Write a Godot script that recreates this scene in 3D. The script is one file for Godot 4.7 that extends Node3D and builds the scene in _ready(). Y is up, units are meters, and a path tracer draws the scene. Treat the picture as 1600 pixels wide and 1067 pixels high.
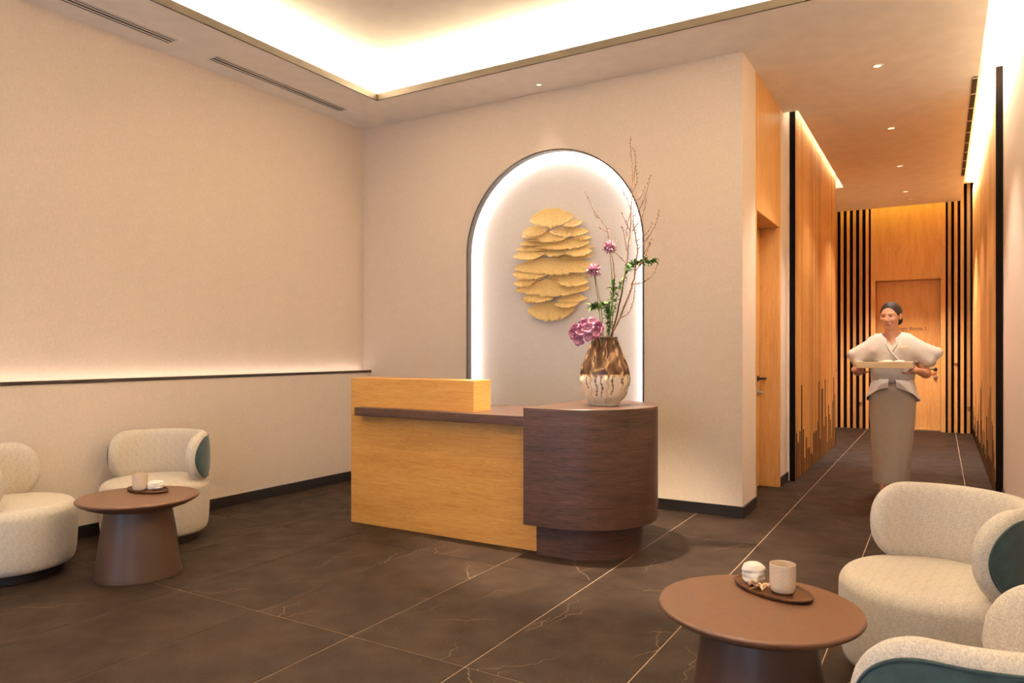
extends Node3D
# Spa reception: lobby with a coved tray ceiling, lit arch niche, reception desk, two seating groups and a slatted corridor.
# y is up; -z runs down the corridor; the camera stands at the origin of x and z.

const EYE := 1.23
const FOCAL := 1128.0            # focal length in pixels of the 1600 x 1067 frame
const HORIZON := 549.0
const YAW := 0.535816            # 30.7 degrees to the left of the corridor
const CEIL := 3.443
const LID := 3.75
const XL := -4.958               # left wall above the ledge
const XW := -4.86                # left wall below the ledge
const XR := 0.45                 # right wall
const ZB := -5.445               # wall behind the desk
const XC := -1.257               # corridor's left wall
const ZF := 1.6                  # entrance wall behind the camera
const ZE := -12.8                # end of the corridor

var rng := RandomNumberGenerator.new()
var M := {}
var taken := {}


# ---------------------------------------------------------------- mesh builder
class MB:
	var v := PackedVector3Array()
	var n := PackedVector3Array()
	var uv := PackedVector2Array()
	var c := PackedColorArray()
	var idx := PackedInt32Array()
	var col := Color.WHITE

	func quad(a: Vector3, b: Vector3, d: Vector3, e: Vector3) -> void:   # flat, counter-clockwise seen from outside
		var nn := (b - a).cross(e - a)
		if nn.length_squared() < 1e-16:
			nn = (d - b).cross(e - b)
		nn = nn.normalized()
		var k := v.size()
		for p in [a, b, d, e]:
			v.append(p); n.append(nn); c.append(col); uv.append(Vector2.ZERO)
		for t in [0, 2, 1, 0, 3, 2]:
			idx.append(k + t)

	func tri(a: Vector3, b: Vector3, d: Vector3) -> void:
		var nn := (b - a).cross(d - a).normalized()
		var k := v.size()
		for p in [a, b, d]:
			v.append(p); n.append(nn); c.append(col); uv.append(Vector2.ZERO)
		for t in [0, 2, 1]:
			idx.append(k + t)

	# smooth grid of rows of points; wrap joins the last column to the first; outward decides the facing
	func grid(rows: Array, wrap: bool, outward := true, cols: Array = []) -> void:
		var k := v.size()
		var w: int = rows[0].size()
		var h := rows.size()
		var f := PackedInt32Array()
		for i in h - 1:
			for j in (w if wrap else w - 1):
				var j2 := (j + 1) % w
				f.append_array([i * w + j, i * w + j2, (i + 1) * w + j2, i * w + j, (i + 1) * w + j2, (i + 1) * w + j])
		var p := PackedVector3Array()
		for r in rows:
			p.append_array(r)
		var nn := PackedVector3Array(); nn.resize(p.size())
		var vol := 0.0
		var mid := Vector3.ZERO
		for q in p:
			mid += q
		mid /= p.size()
		for t in range(0, f.size(), 3):
			var a := p[f[t]]; var b := p[f[t + 1]]; var d := p[f[t + 2]]
			var x := (b - a).cross(d - a)
			nn[f[t]] += x; nn[f[t + 1]] += x; nn[f[t + 2]] += x
			vol += (a - mid).dot((b - mid).cross(d - mid))
		var s := 1.0 if (vol > 0.0) == outward else -1.0
		for i in p.size():
			v.append(p[i])
			n.append((nn[i] * s).normalized() if nn[i].length_squared() > 1e-20 else Vector3.UP)
			uv.append(Vector2(float(i % w) / (w - 1), float(i / w) / (h - 1)))
			c.append(cols[i] if cols.size() else col)
		for t in range(0, f.size(), 3):
			if s > 0:
				idx.append_array([k + f[t], k + f[t + 2], k + f[t + 1]])
			else:
				idx.append_array([k + f[t], k + f[t + 1], k + f[t + 2]])

	func box(lo: Vector3, hi: Vector3, b := 0.0) -> void:
		if b <= 0.0:
			var q := func(x, y, z): return Vector3(hi.x if x else lo.x, hi.y if y else lo.y, hi.z if z else lo.z)
			quad(q.call(0, 0, 1), q.call(1, 0, 1), q.call(1, 1, 1), q.call(0, 1, 1))
			quad(q.call(1, 0, 0), q.call(0, 0, 0), q.call(0, 1, 0), q.call(1, 1, 0))
			quad(q.call(1, 0, 1), q.call(1, 0, 0), q.call(1, 1, 0), q.call(1, 1, 1))
			quad(q.call(0, 0, 0), q.call(0, 0, 1), q.call(0, 1, 1), q.call(0, 1, 0))
			quad(q.call(0, 1, 1), q.call(1, 1, 1), q.call(1, 1, 0), q.call(0, 1, 0))
			quad(q.call(0, 0, 0), q.call(1, 0, 0), q.call(1, 0, 1), q.call(0, 0, 1))
			return
		# chamfered box: faces, edge strips, corners
		var ctr := (lo + hi) / 2.0
		var h := (hi - lo) / 2.0
		b = minf(b, minf(h.x, minf(h.y, h.z)) * 0.95)
		for ax in 3:
			var a1 := (ax + 1) % 3
			var a2 := (ax + 2) % 3
			for s in [-1.0, 1.0]:
				var pts := []
				for q in [[-1, -1], [1, -1], [1, 1], [-1, 1]]:
					var o := Vector3.ZERO
					o[ax] = s * h[ax]; o[a1] = q[0] * (h[a1] - b); o[a2] = q[1] * (h[a2] - b)
					pts.append(ctr + o)
				if s > 0:
					quad(pts[0], pts[1], pts[2], pts[3])
				else:
					quad(pts[3], pts[2], pts[1], pts[0])
			for s in [-1.0, 1.0]:
				for t in [-1.0, 1.0]:
					var pts := []
					for q in [[0, -1], [0, 1], [1, 1], [1, -1]]:
						var o := Vector3.ZERO
						o[ax] = q[1] * (h[ax] - b)
						o[a1] = s * (h[a1] - (b if q[0] else 0.0)); o[a2] = t * (h[a2] - (0.0 if q[0] else b))
						pts.append(ctr + o)
					if ((pts[1] - pts[0]).cross(pts[3] - pts[0])).dot((pts[0] + pts[2]) / 2.0 - ctr) > 0:
						quad(pts[0], pts[1], pts[2], pts[3])
					else:
						quad(pts[3], pts[2], pts[1], pts[0])
		for sx in [-1.0, 1.0]:
			for sy in [-1.0, 1.0]:
				for sz in [-1.0, 1.0]:
					var p0 := ctr + Vector3(sx * h.x, sy * (h.y - b), sz * (h.z - b))
					var p1 := ctr + Vector3(sx * (h.x - b), sy * h.y, sz * (h.z - b))
					var p2 := ctr + Vector3(sx * (h.x - b), sy * (h.y - b), sz * h.z)
					if sx * sy * sz > 0:
						tri(p0, p1, p2)
					else:
						tri(p0, p2, p1)

	# profile of Vector2(radius, y); a repeated point makes a hard edge
	func lathe(prof: Array, seg := 48, at := Vector3.ZERO) -> void:
		var run := []
		for i in prof.size():
			var p: Vector2 = prof[i]
			if run.size() and (p - prof[i - 1]).length() < 1e-6:
				_lathe_run(run, seg, at)
				run = []
			run.append(p)
		_lathe_run(run, seg, at)

	func _lathe_run(run: Array, seg: int, at: Vector3) -> void:
		if run.size() < 2:
			return
		var k := v.size()
		var nr := []
		for i in run.size():
			var t: Vector2 = (run[mini(i + 1, run.size() - 1)] - run[maxi(i - 1, 0)]).normalized()
			nr.append(Vector2(t.y, -t.x))       # profile runs upwards: outside is to the right
		for i in run.size():
			for j in seg:
				var a := TAU * j / seg
				v.append(at + Vector3(run[i].x * cos(a), run[i].y, run[i].x * sin(a)))
				n.append(Vector3(nr[i].x * cos(a), nr[i].y, nr[i].x * sin(a)))
				uv.append(Vector2(float(j) / seg, float(i) / run.size())); c.append(col)
		for i in run.size() - 1:
			for j in seg:
				var j2 := (j + 1) % seg
				idx.append_array([k + i * seg + j, k + i * seg + j2, k + (i + 1) * seg + j2, k + i * seg + j, k + (i + 1) * seg + j2, k + (i + 1) * seg + j])

	# round tube along points with a radius at each
	func tube(pts: Array, rad: Array, seg := 6) -> void:
		var rows := []
		var up := Vector3(0.31, 0.2, 0.93).normalized()
		for i in pts.size():
			var t: Vector3 = (pts[mini(i + 1, pts.size() - 1)] - pts[maxi(i - 1, 0)]).normalized()
			var a := t.cross(up).normalized()
			var b := t.cross(a)
			var r := PackedVector3Array()
			for j in seg:
				var q := TAU * j / seg
				r.append(pts[i] + (a * cos(q) + b * sin(q)) * rad[i])
			rows.append(r)
		var e0 := PackedVector3Array(); var e1 := PackedVector3Array()
		for j in seg:
			e0.append(pts[0]); e1.append(pts[-1])
		rows.insert(0, e0); rows.append(e1)
		grid(rows, true)

	# upright prism over a polygon of Vector2(x, z), hard top and bottom, smooth sides where the outline turns gently
	func prism(poly: Array, y0: float, y1: float, bevel := 0.0) -> void:
		var pg := PackedVector2Array(poly)
		var m := pg.size()
		var area := 0.0
		for i in m:
			area += pg[i].cross(pg[(i + 1) % m])
		if area < 0.0:
			pg.reverse()
		var inner := pg
		if bevel > 0.0:
			inner = PackedVector2Array()
			for i in m:
				var t0 := (pg[i] - pg[(i + m - 1) % m]).normalized(); var t1 := (pg[(i + 1) % m] - pg[i]).normalized()
				var nn := (Vector2(-t0.y, t0.x) + Vector2(-t1.y, t1.x)).normalized()
				var side := (pg[(i + 1) % m] - pg[i])
				var inw := Vector2(-side.y, side.x).normalized()
				inner.append(pg[i] + nn * bevel / maxf(0.4, nn.dot(inw)))
		for i in m:
			var a := pg[i]; var b := pg[(i + 1) % m]
			var ia := inner[i]; var ib := inner[(i + 1) % m]
			var na := _pn(pg, i); var nb := _pn(pg, (i + 1) % m)
			var e := (b - a).normalized(); var en := Vector2(e.y, -e.x)
			if na.dot(en) < 0.93: na = en
			if nb.dot(en) < 0.93: nb = en
			var k := v.size()
			for q in [[a, y0 + bevel, na], [a, y1 - bevel, na], [b, y1 - bevel, nb], [b, y0 + bevel, nb]]:
				v.append(Vector3(q[0].x, q[1], q[0].y)); n.append(Vector3(q[2].x, 0, q[2].y)); c.append(col); uv.append(Vector2.ZERO)
			idx.append_array([k, k + 2, k + 1, k, k + 3, k + 2])
			if bevel > 0.0:
				quad(Vector3(b.x, y1 - bevel, b.y), Vector3(a.x, y1 - bevel, a.y), Vector3(ia.x, y1, ia.y), Vector3(ib.x, y1, ib.y))
				quad(Vector3(a.x, y0 + bevel, a.y), Vector3(b.x, y0 + bevel, b.y), Vector3(ib.x, y0, ib.y), Vector3(ia.x, y0, ia.y))
		var tr := Geometry2D.triangulate_polygon(inner)
		for t in range(0, tr.size(), 3):
			var a := inner[tr[t]]; var b := inner[tr[t + 1]]; var d := inner[tr[t + 2]]
			if (b - a).cross(d - a) > 0:
				var s := b; b = d; d = s
			tri(Vector3(a.x, y1, a.y), Vector3(b.x, y1, b.y), Vector3(d.x, y1, d.y))
			tri(Vector3(a.x, y0, a.y), Vector3(d.x, y0, d.y), Vector3(b.x, y0, b.y))

	func _pn(pg: PackedVector2Array, i: int) -> Vector2:
		var m := pg.size()
		var t0 := (pg[i] - pg[(i + m - 1) % m]).normalized(); var t1 := (pg[(i + 1) % m] - pg[i]).normalized()
		return (Vector2(t0.y, -t0.x) + Vector2(t1.y, -t1.x)).normalized()

	func mesh() -> ArrayMesh:
		var a := []; a.resize(Mesh.ARRAY_MAX)
		a[Mesh.ARRAY_VERTEX] = v; a[Mesh.ARRAY_NORMAL] = n; a[Mesh.ARRAY_TEX_UV] = uv; a[Mesh.ARRAY_COLOR] = c; a[Mesh.ARRAY_INDEX] = idx
		var m := ArrayMesh.new()
		m.add_surface_from_arrays(Mesh.PRIMITIVE_TRIANGLES, a)
		return m


# ---------------------------------------------------------------- scene helpers
func numbered(called: String) -> String:
	var k: int = taken.get(called, 0)
	taken[called] = k + 1
	return called if k == 0 else "%s_%03d" % [called, k]

func put(called: String, m, mat: Material, parent: Node3D = null) -> MeshInstance3D:
	var o := MeshInstance3D.new()
	o.mesh = m.mesh() if m is MB else m
	o.material_override = mat
	o.name = called if parent else numbered(called)
	(parent if parent else self).add_child(o, true)
	return o

func tag(o: Node, label: String, category: String, group := "") -> void:
	o.set_meta("label", label); o.set_meta("category", category)
	if group: o.set_meta("group", group)

func thing(called: String, label: String, category: String, at := Vector3.ZERO, turn := 0.0, group := "") -> Node3D:
	var o := Node3D.new()
	o.name = numbered(called)
	add_child(o)
	o.position = at; o.rotation.y = turn
	tag(o, label, category, group)
	return o

func setting(called: String, at := Vector3.ZERO) -> Node3D:
	var o := Node3D.new()
	o.name = numbered(called)
	add_child(o)
	o.position = at
	o.set_meta("kind", "structure")
	return o

func box(lo: Vector3, hi: Vector3, b := 0.0) -> MB:
	var m := MB.new()
	m.box(Vector3(minf(lo.x, hi.x), minf(lo.y, hi.y), minf(lo.z, hi.z)), Vector3(maxf(lo.x, hi.x), maxf(lo.y, hi.y), maxf(lo.z, hi.z)), b)
	return m

func bx(x0, y0, z0, x1, y1, z1, b := 0.0) -> MB:
	return box(Vector3(x0, y0, z0), Vector3(x1, y1, z1), b)

# the point that lies at depth d behind pixel (u, v) of the photograph
func spot(u: float, v: float, d: float) -> Vector3:
	var a := (u - 800.0) / FOCAL
	return Vector3(a * cos(YAW) - sin(YAW), -(v - HORIZON) / FOCAL, -a * sin(YAW) - cos(YAW)) * d + Vector3(0, EYE, 0)

func on_wall(u: float, v: float, z: float) -> Vector3:
	var r := spot(u, v, 1.0) - Vector3(0, EYE, 0)
	return r * (z / r.z) + Vector3(0, EYE, 0)

func on_level(u: float, v: float, y: float) -> Vector3:
	var r := spot(u, v, 1.0) - Vector3(0, EYE, 0)
	return r * ((y - EYE) / r.y) + Vector3(0, EYE, 0)


# ---------------------------------------------------------------- materials
func mat(albedo: Color, rough := 0.6, metal := 0.0) -> StandardMaterial3D:
	var m := StandardMaterial3D.new()
	m.albedo_color = albedo
	m.roughness = rough
	m.metallic = metal
	return m

func rgb8(r: int, g: int, b: int) -> Color:
	return Color8(r, g, b)

func noise(seed_: int, freq: float, oct := 4, kind := FastNoiseLite.TYPE_SIMPLEX_SMOOTH) -> FastNoiseLite:
	var f := FastNoiseLite.new()
	f.seed = seed_; f.frequency = freq; f.noise_type = kind
	f.fractal_type = FastNoiseLite.FRACTAL_FBM; f.fractal_octaves = oct
	return f

# colours mixed along a seamless noise; returns an ImageTexture
func ramp_image(size: int, f: FastNoiseLite, ramp: Gradient, fine: FastNoiseLite = null, amount := 0.0) -> Image:
	var src := f.get_seamless_image(size, size, false, false, 0.1)
	src.convert(Image.FORMAT_L8)
	var data := src.get_data()
	var fd := PackedByteArray()
	if fine:
		var s2 := fine.get_seamless_image(size, size, false, false, 0.1)
		s2.convert(Image.FORMAT_L8)
		fd = s2.get_data()
	var lut := PackedColorArray()
	for i in 256:
		lut.append(ramp.sample(i / 255.0))
	var out := PackedByteArray(); out.resize(size * size * 3)
	for i in size * size:
		var q := data[i]
		if fine:
			q = clampi(q + int((fd[i] - 128) * amount), 0, 255)
		var cc := lut[q]
		out[i * 3] = cc.r8; out[i * 3 + 1] = cc.g8; out[i * 3 + 2] = cc.b8
	return Image.create_from_data(size, size, false, Image.FORMAT_RGB8, out)

# wood grain along x: layers of one seamless noise, stretched by whole numbers so that the image still tiles
func wood_image(seed_: int, ramp: Gradient, rings: float) -> Image:
	var n := 512
	var a := noise(seed_, 0.008, 4).get_seamless_image(n, n, false, false, 0.1); a.convert(Image.FORMAT_L8)
	var b := noise(seed_ + 1, 0.02, 4).get_seamless_image(n, n, false, false, 0.1); b.convert(Image.FORMAT_L8)
	var ad := a.get_data(); var bd := b.get_data()
	var lut := PackedColorArray()
	for i in 256:
		lut.append(ramp.sample(i / 255.0))
	var out := PackedByteArray(); out.resize(n * n * 3)
	for y in n:
		for x in n:
			var p := ad[(y * 2 % n) * n + x] / 255.0
			var q := bd[(y * 5 % n) * n + x] / 255.0
			var w := bd[(y * 14 % n) * n + (x * 2 % n)] / 255.0
			var v := 0.34 * p + 0.30 * q + 0.36 * w + rings * sin((p * 9.0 + q * 1.5) * TAU)
			var cc := lut[clampi(int(((v - 0.5) * 1.25 + 0.5) * 255.0), 0, 255)]
			var i := (y * n + x) * 3
			out[i] = cc.r8; out[i + 1] = cc.g8; out[i + 2] = cc.b8
	return Image.create_from_data(n, n, false, Image.FORMAT_RGB8, out)

func tex(im: Image) -> ImageTexture:
	return ImageTexture.create_from_image(im)

func grad(stops: Array) -> Gradient:
	var g := Gradient.new()
	g.offsets = PackedFloat32Array(stops.map(func(s): return s[0]))
	g.colors = PackedColorArray(stops.map(func(s): return s[1]))
	return g

func triplanar(m: StandardMaterial3D, t: Texture2D, scale_: Vector3, world := true) -> StandardMaterial3D:
	m.albedo_texture = t
	m.uv1_triplanar = true
	m.uv1_world_triplanar = world
	m.uv1_scale = scale_
	m.uv1_triplanar_sharpness = 8.0
	return m

func relief(m: StandardMaterial3D, t: Texture2D, cm: float) -> StandardMaterial3D:
	m.heightmap_enabled = true
	m.heightmap_texture = t
	m.heightmap_scale = cm
	return m

# woven threads: warp and weft of uneven strength
func weave_image(size: int, lo: float, seed_: int, step := 2) -> Image:
	var r := RandomNumberGenerator.new(); r.seed = seed_
	var across := []; var down := []
	for i in size:
		across.append(r.randf()); down.append(r.randf())
	var f := noise(seed_, 0.03, 3)
	var out := PackedByteArray(); out.resize(size * size * 3)
	for y in size:
		for x in size:
			var a: float = across[(x / step + 37 * (y / 24)) % size]
			var b: float = down[(y / step + 53 * (x / 30)) % size]
			var over := ((x / step) + (y / step)) % 2 == 0
			var t := lerpf(a, b, 0.75) if over else lerpf(b, a, 0.75)
			t = clampf(t * 0.8 + 0.2 * (f.get_noise_2d(x, y) * 0.5 + 0.5), 0.0, 1.0)
			var q := int(255.0 * lerpf(lo, 1.0, t))
			var i := (y * size + x) * 3
			out[i] = q; out[i + 1] = q; out[i + 2] = q
	return Image.create_from_data(size, size, false, Image.FORMAT_RGB8, out)

func make_materials() -> void:
	# wallpaper: pale linen weave
	var weave := tex(weave_image(384, 0.92, 5))
	M.paper = relief(triplanar(mat(rgb8(243, 224, 205), 0.85), weave, Vector3(2.6, 2.6, 2.6)), weave, 0.03)
	M.niche = relief(triplanar(mat(rgb8(244, 236, 230), 0.85), weave, Vector3(3.2, 3.2, 3.2)), weave, 0.015)
	var plaster := tex(ramp_image(256, noise(11, 0.02, 4), grad([[0.0, Color(0.96, 0.96, 0.96)], [1.0, Color.WHITE]])))
	M.ceiling = triplanar(mat(rgb8(248, 240, 230), 0.9), plaster, Vector3(0.8, 0.8, 0.8))
	M.tray_white = triplanar(mat(rgb8(240, 232, 220), 0.9), plaster, Vector3(0.8, 0.8, 0.8))
	M.void = mat(rgb8(120, 110, 100), 0.9)
	# woods: grain made of stretched layers, level and upright
	var oak_im := wood_image(21, grad([[0.0, rgb8(188, 126, 58)], [0.3, rgb8(206, 146, 72)], [0.6, rgb8(216, 158, 82)], [1.0, rgb8(226, 172, 98)]]), 0.10)
	var oak := tex(oak_im)
	var oak_v := wood_image(25, grad([[0.0, rgb8(190, 136, 74)], [0.3, rgb8(208, 155, 90)], [0.6, rgb8(218, 166, 100)], [1.0, rgb8(228, 180, 116)]]), 0.08)
	oak_v.rotate_90(CLOCKWISE)
	var oak2 := tex(oak_v)
	var wal_im := wood_image(31, grad([[0.0, rgb8(48, 32, 26)], [0.35, rgb8(70, 48, 40)], [0.65, rgb8(82, 57, 47)], [1.0, rgb8(104, 74, 60)]]), 0.16)
	var wal := tex(wal_im)
	M.oak_flat = triplanar(mat(Color.WHITE, 0.42), oak, Vector3(0.22, 0.8, 0.22))
	M.oak_up = triplanar(mat(Color.WHITE, 0.45), oak2, Vector3(0.8, 0.24, 0.8))
	M.oak_slats = [triplanar(mat(Color(0.98, 0.98, 0.98), 0.5), oak2, Vector3(0.9, 0.4, 0.9)), triplanar(mat(Color(0.86, 0.84, 0.81), 0.5), oak2, Vector3(1.0, 0.43, 1.0)), triplanar(mat(Color(1, 0.97, 0.93), 0.5), oak2, Vector3(0.8, 0.37, 0.8))]
	M.walnut = triplanar(mat(Color.WHITE, 0.38), wal, Vector3(0.2, 1.1, 0.2))
	M.walnut_top = triplanar(mat(Color.WHITE, 0.35), wal, Vector3(0.2, 1.0, 1.1))
	M.black = mat(rgb8(26, 23, 22), 0.5)
	M.backing = mat(rgb8(22, 16, 13), 0.8)
	M.backing.metallic_specular = 0.15
	M.bronze = mat(rgb8(62, 50, 38), 0.55, 0.2)
	M.frame = mat(rgb8(58, 50, 47), 0.55, 0.15)
	M.rail = mat(rgb8(52, 38, 32), 0.45)
	M.white = mat(rgb8(232, 226, 216), 0.5)
	M.grout = mat(rgb8(182, 156, 130), 0.9)
	M.steel = mat(rgb8(190, 186, 180), 0.28, 0.9)
	M.glass = mat(Color(0.95, 0.98, 1.0, 0.08), 0.03)
	M.glass.transparency = BaseMaterial3D.TRANSPARENCY_ALPHA
	stone_material()

func glow(c: Color, energy: float) -> StandardMaterial3D:
	var m := mat(Color(0.9, 0.88, 0.85), 0.6)
	m.emission_enabled = true
	m.emission = c
	m.emission_energy_multiplier = energy
	return m

# dark brown stone with pale hairline veins, 2.4 m a side
func stone_material() -> void:
	var n := 1024
	var im := ramp_image(n, noise(41, 0.006, 5), grad([[0.0, rgb8(36, 25, 19)], [0.5, rgb8(44, 32, 24)], [1.0, rgb8(54, 40, 31)]]), noise(42, 0.16, 4), 1.1)
	var r := RandomNumberGenerator.new(); r.seed = 77
	for k in 34:                                   # long wandering veins
		var p := Vector2(r.randf() * n, r.randf() * n)
		var dir := r.randf_range(-0.5, 0.9) + (PI if r.randf() < 0.5 else 0.0) + PI / 2
		var bend := 0.0
		var life := r.randi_range(90, 300)
		var s := r.randf_range(0.5, 1.0)
		for i in life:
			bend = clampf(bend + r.randf_range(-0.28, 0.28), -0.8, 0.8)
			if r.randf() < 0.04: bend = -bend
			p += Vector2.from_angle(dir + bend)
			var a := s * pow(sin(PI * i / life), 0.6) * r.randf_range(0.35, 1.0)
			_fleck(im, p, Color8(214, 182, 150), a)
			if r.randf() < 0.6:
				_fleck(im, p + Vector2(1, 0), Color8(190, 160, 132), a * 0.7)
	for k in 420:                                  # short scratches and specks
		var p := Vector2(r.randf() * n, r.randf() * n)
		var dir := r.randf_range(0.6, 2.6)
		var s := r.randf_range(0.05, 0.28)
		for i in r.randi_range(2, 16):
			dir += r.randf_range(-0.4, 0.4)
			p += Vector2.from_angle(dir)
			_fleck(im, p, Color8(170, 140, 114), s)
	var m := mat(Color.WHITE, 0.42)
	m.albedo_texture = tex(im)
	var rough := tex(ramp_image(256, noise(43, 0.03, 4), grad([[0.0, Color(0.5, 0.5, 0.5)], [1.0, Color(0.72, 0.72, 0.72)]])))
	m.roughness = 1.0
	m.roughness_texture = rough
	m.metallic_specular = 0.30
	M.stone = m

func _fleck(im: Image, p: Vector2, c: Color, a: float) -> void:
	var x := posmod(int(p.x), im.get_width()); var y := posmod(int(p.y), im.get_height())
	im.set_pixel(x, y, im.get_pixel(x, y).lerp(c, a))


# ---------------------------------------------------------------- lights
func strip_light(at: Vector3, face: Vector3, along: Vector3, length: float, width: float, c: Color, energy: float, called := "strip_light") -> void:
	var l := AreaLight3D.new()
	l.name = called
	l.area_size = Vector2(length, width)
	l.light_color = c
	l.light_energy = energy
	l.area_range = 20.0
	l.area_attenuation = 2.0
	l.shadow_enabled = true
	var z := -face.normalized()
	var x := along.normalized()
	l.transform = Transform3D(Basis(x, z.cross(x), z), at)
	add_child(l, true)

func spot_light(at: Vector3, to: Vector3, angle: float, c: Color, energy: float, size := 0.03, soft := 0.6) -> void:
	var l := SpotLight3D.new()
	l.name = "downlight_beam"
	l.spot_angle = angle
	l.spot_angle_attenuation = soft
	l.light_color = c
	l.light_energy = energy
	l.light_size = size
	l.spot_range = 20.0
	l.spot_attenuation = 2.0
	l.shadow_enabled = true
	add_child(l, true)
	var up := Vector3.UP if absf((to - at).normalized().y) < 0.99 else Vector3.FORWARD
	l.look_at_from_position(at, to, up)


# ================================================================ the scene
const WARM := Color(1.0, 0.925, 0.78)
const AMBER := Color(1.0, 0.96, 0.84)
const GOLDEN := Color(1.0, 0.86, 0.38)
const NEUTRAL := Color(1.0, 0.93, 0.90)

const FILL_SPOTS := [Vector3(-3.2, 3.66, -2.7), Vector3(-3.2, 3.66, -0.9), Vector3(-1.4, 3.66, -2.7), Vector3(-1.4, 3.66, -0.9)]   # fill lights added in the tray, out of view, to brighten the lobby
const TX0 := -4.27               # opening of the ceiling tray
const TX1 := -0.36
const TZ0 := -4.86
const TZ1 := 0.72

func _ready() -> void:
	rng.seed = 2024
	camera_and_light()
	make_materials()
	room()
	niche()
	corridor()
	ceiling_fittings()
	objects()

func camera_and_light() -> void:
	var cam := Camera3D.new()
	cam.name = "camera"
	cam.projection = Camera3D.PROJECTION_FRUSTUM
	cam.near = 0.05
	cam.far = 60.0
	cam.size = 1067.0 / FOCAL * cam.near
	cam.frustum_offset = Vector2(0, (HORIZON - 533.5) / FOCAL * cam.near)
	cam.position = Vector3(0, EYE, 0)
	cam.rotation.y = YAW
	cam.current = true
	add_child(cam)
	var env := Environment.new()
	env.background_mode = Environment.BG_COLOR
	env.background_color = Color(0.70, 0.80, 0.95)
	env.background_energy_multiplier = 4.6
	env.tonemap_mode = Environment.TONE_MAPPER_LINEAR
	env.tonemap_exposure = 1.09
	env.sdfgi_enabled = true
	env.ssao_enabled = true
	env.ssil_enabled = true
	var we := WorldEnvironment.new()
	we.name = "environment"
	we.environment = env
	add_child(we)
	# strips of light lying in the ceiling coves, the wall ledge and the corridor slots (their fittings are built with the ceiling)
	var y := 3.505
	var lx := TX1 - TX0
	var lz := TZ1 - TZ0
	strip_light(Vector3(TX0 - 0.07, y, (TZ0 + TZ1) / 2), Vector3(-0.12, 1, 0), Vector3.BACK, lz, 0.03, WARM, 19.0)
	strip_light(Vector3(TX1 + 0.07, y, (TZ0 + TZ1) / 2), Vector3(0.12, 1, 0), Vector3.BACK, lz, 0.03, WARM, 19.0)
	strip_light(Vector3((TX0 + TX1) / 2, y, TZ0 - 0.07), Vector3(0, 1, -0.12), Vector3.RIGHT, lx, 0.03, WARM, 18.5)
	strip_light(Vector3((TX0 + TX1) / 2, y, TZ1 + 0.07), Vector3(0, 1, 0.12), Vector3.RIGHT, lx, 0.03, WARM, 18.5)
	strip_light(Vector3(XL + 0.05, 1.04, (ZB + ZF) / 2), Vector3(-0.4, 1, 0), Vector3.BACK, ZF - ZB - 0.1, 0.02, NEUTRAL, 0.16)
	strip_light(Vector3(-1.132, 3.56, -8.86), Vector3(-0.5, -1, 0), Vector3.BACK, 3.6, 0.03, AMBER, 1.8)
	strip_light(Vector3(0.272, 3.56, -5.4), Vector3(1, -0.25, 0), Vector3.BACK, 13.8, 0.03, AMBER, 24.0)
	strip_light(Vector3(-0.6, 3.56, -12.50), Vector3(0, -1, -0.6), Vector3.RIGHT, 1.7, 0.03, GOLDEN, 0.28)
	# adjustable spot in the tray that picks out the vase
	spot_light(Vector3(-2.0, 3.60, -3.82), Vector3(-1.9, 0.9, -4.15), 22.0, Color(1.0, 0.92, 0.80), 34.0, 0.03)
	for p in FILL_SPOTS:  # unseen lamps added to lift the light level of the lobby
		spot_light(p + Vector3(0, -0.02, 0), Vector3(p.x, 0, p.z), 48.0, Color(1.0, 0.92, 0.80), 2.5, 0.04, 0.9)
	# downlights
	spot_light(Vector3(-2.865, 3.425, -5.261), Vector3(-2.85, 2.4, -5.42), 24.0, Color(1.0, 0.90, 0.80), 0.10, 0.02)
	for q in [[-6.254, 4.0], [-8.07, 3.0], [-9.766, 4.5], [-11.37, 15.0]]:
		spot_light(Vector3(-0.42, 3.42, q[0]), Vector3(-0.42, 0, q[0]), 46.0, Color(1.0, 0.92, 0.86), q[1], 0.03)

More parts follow.
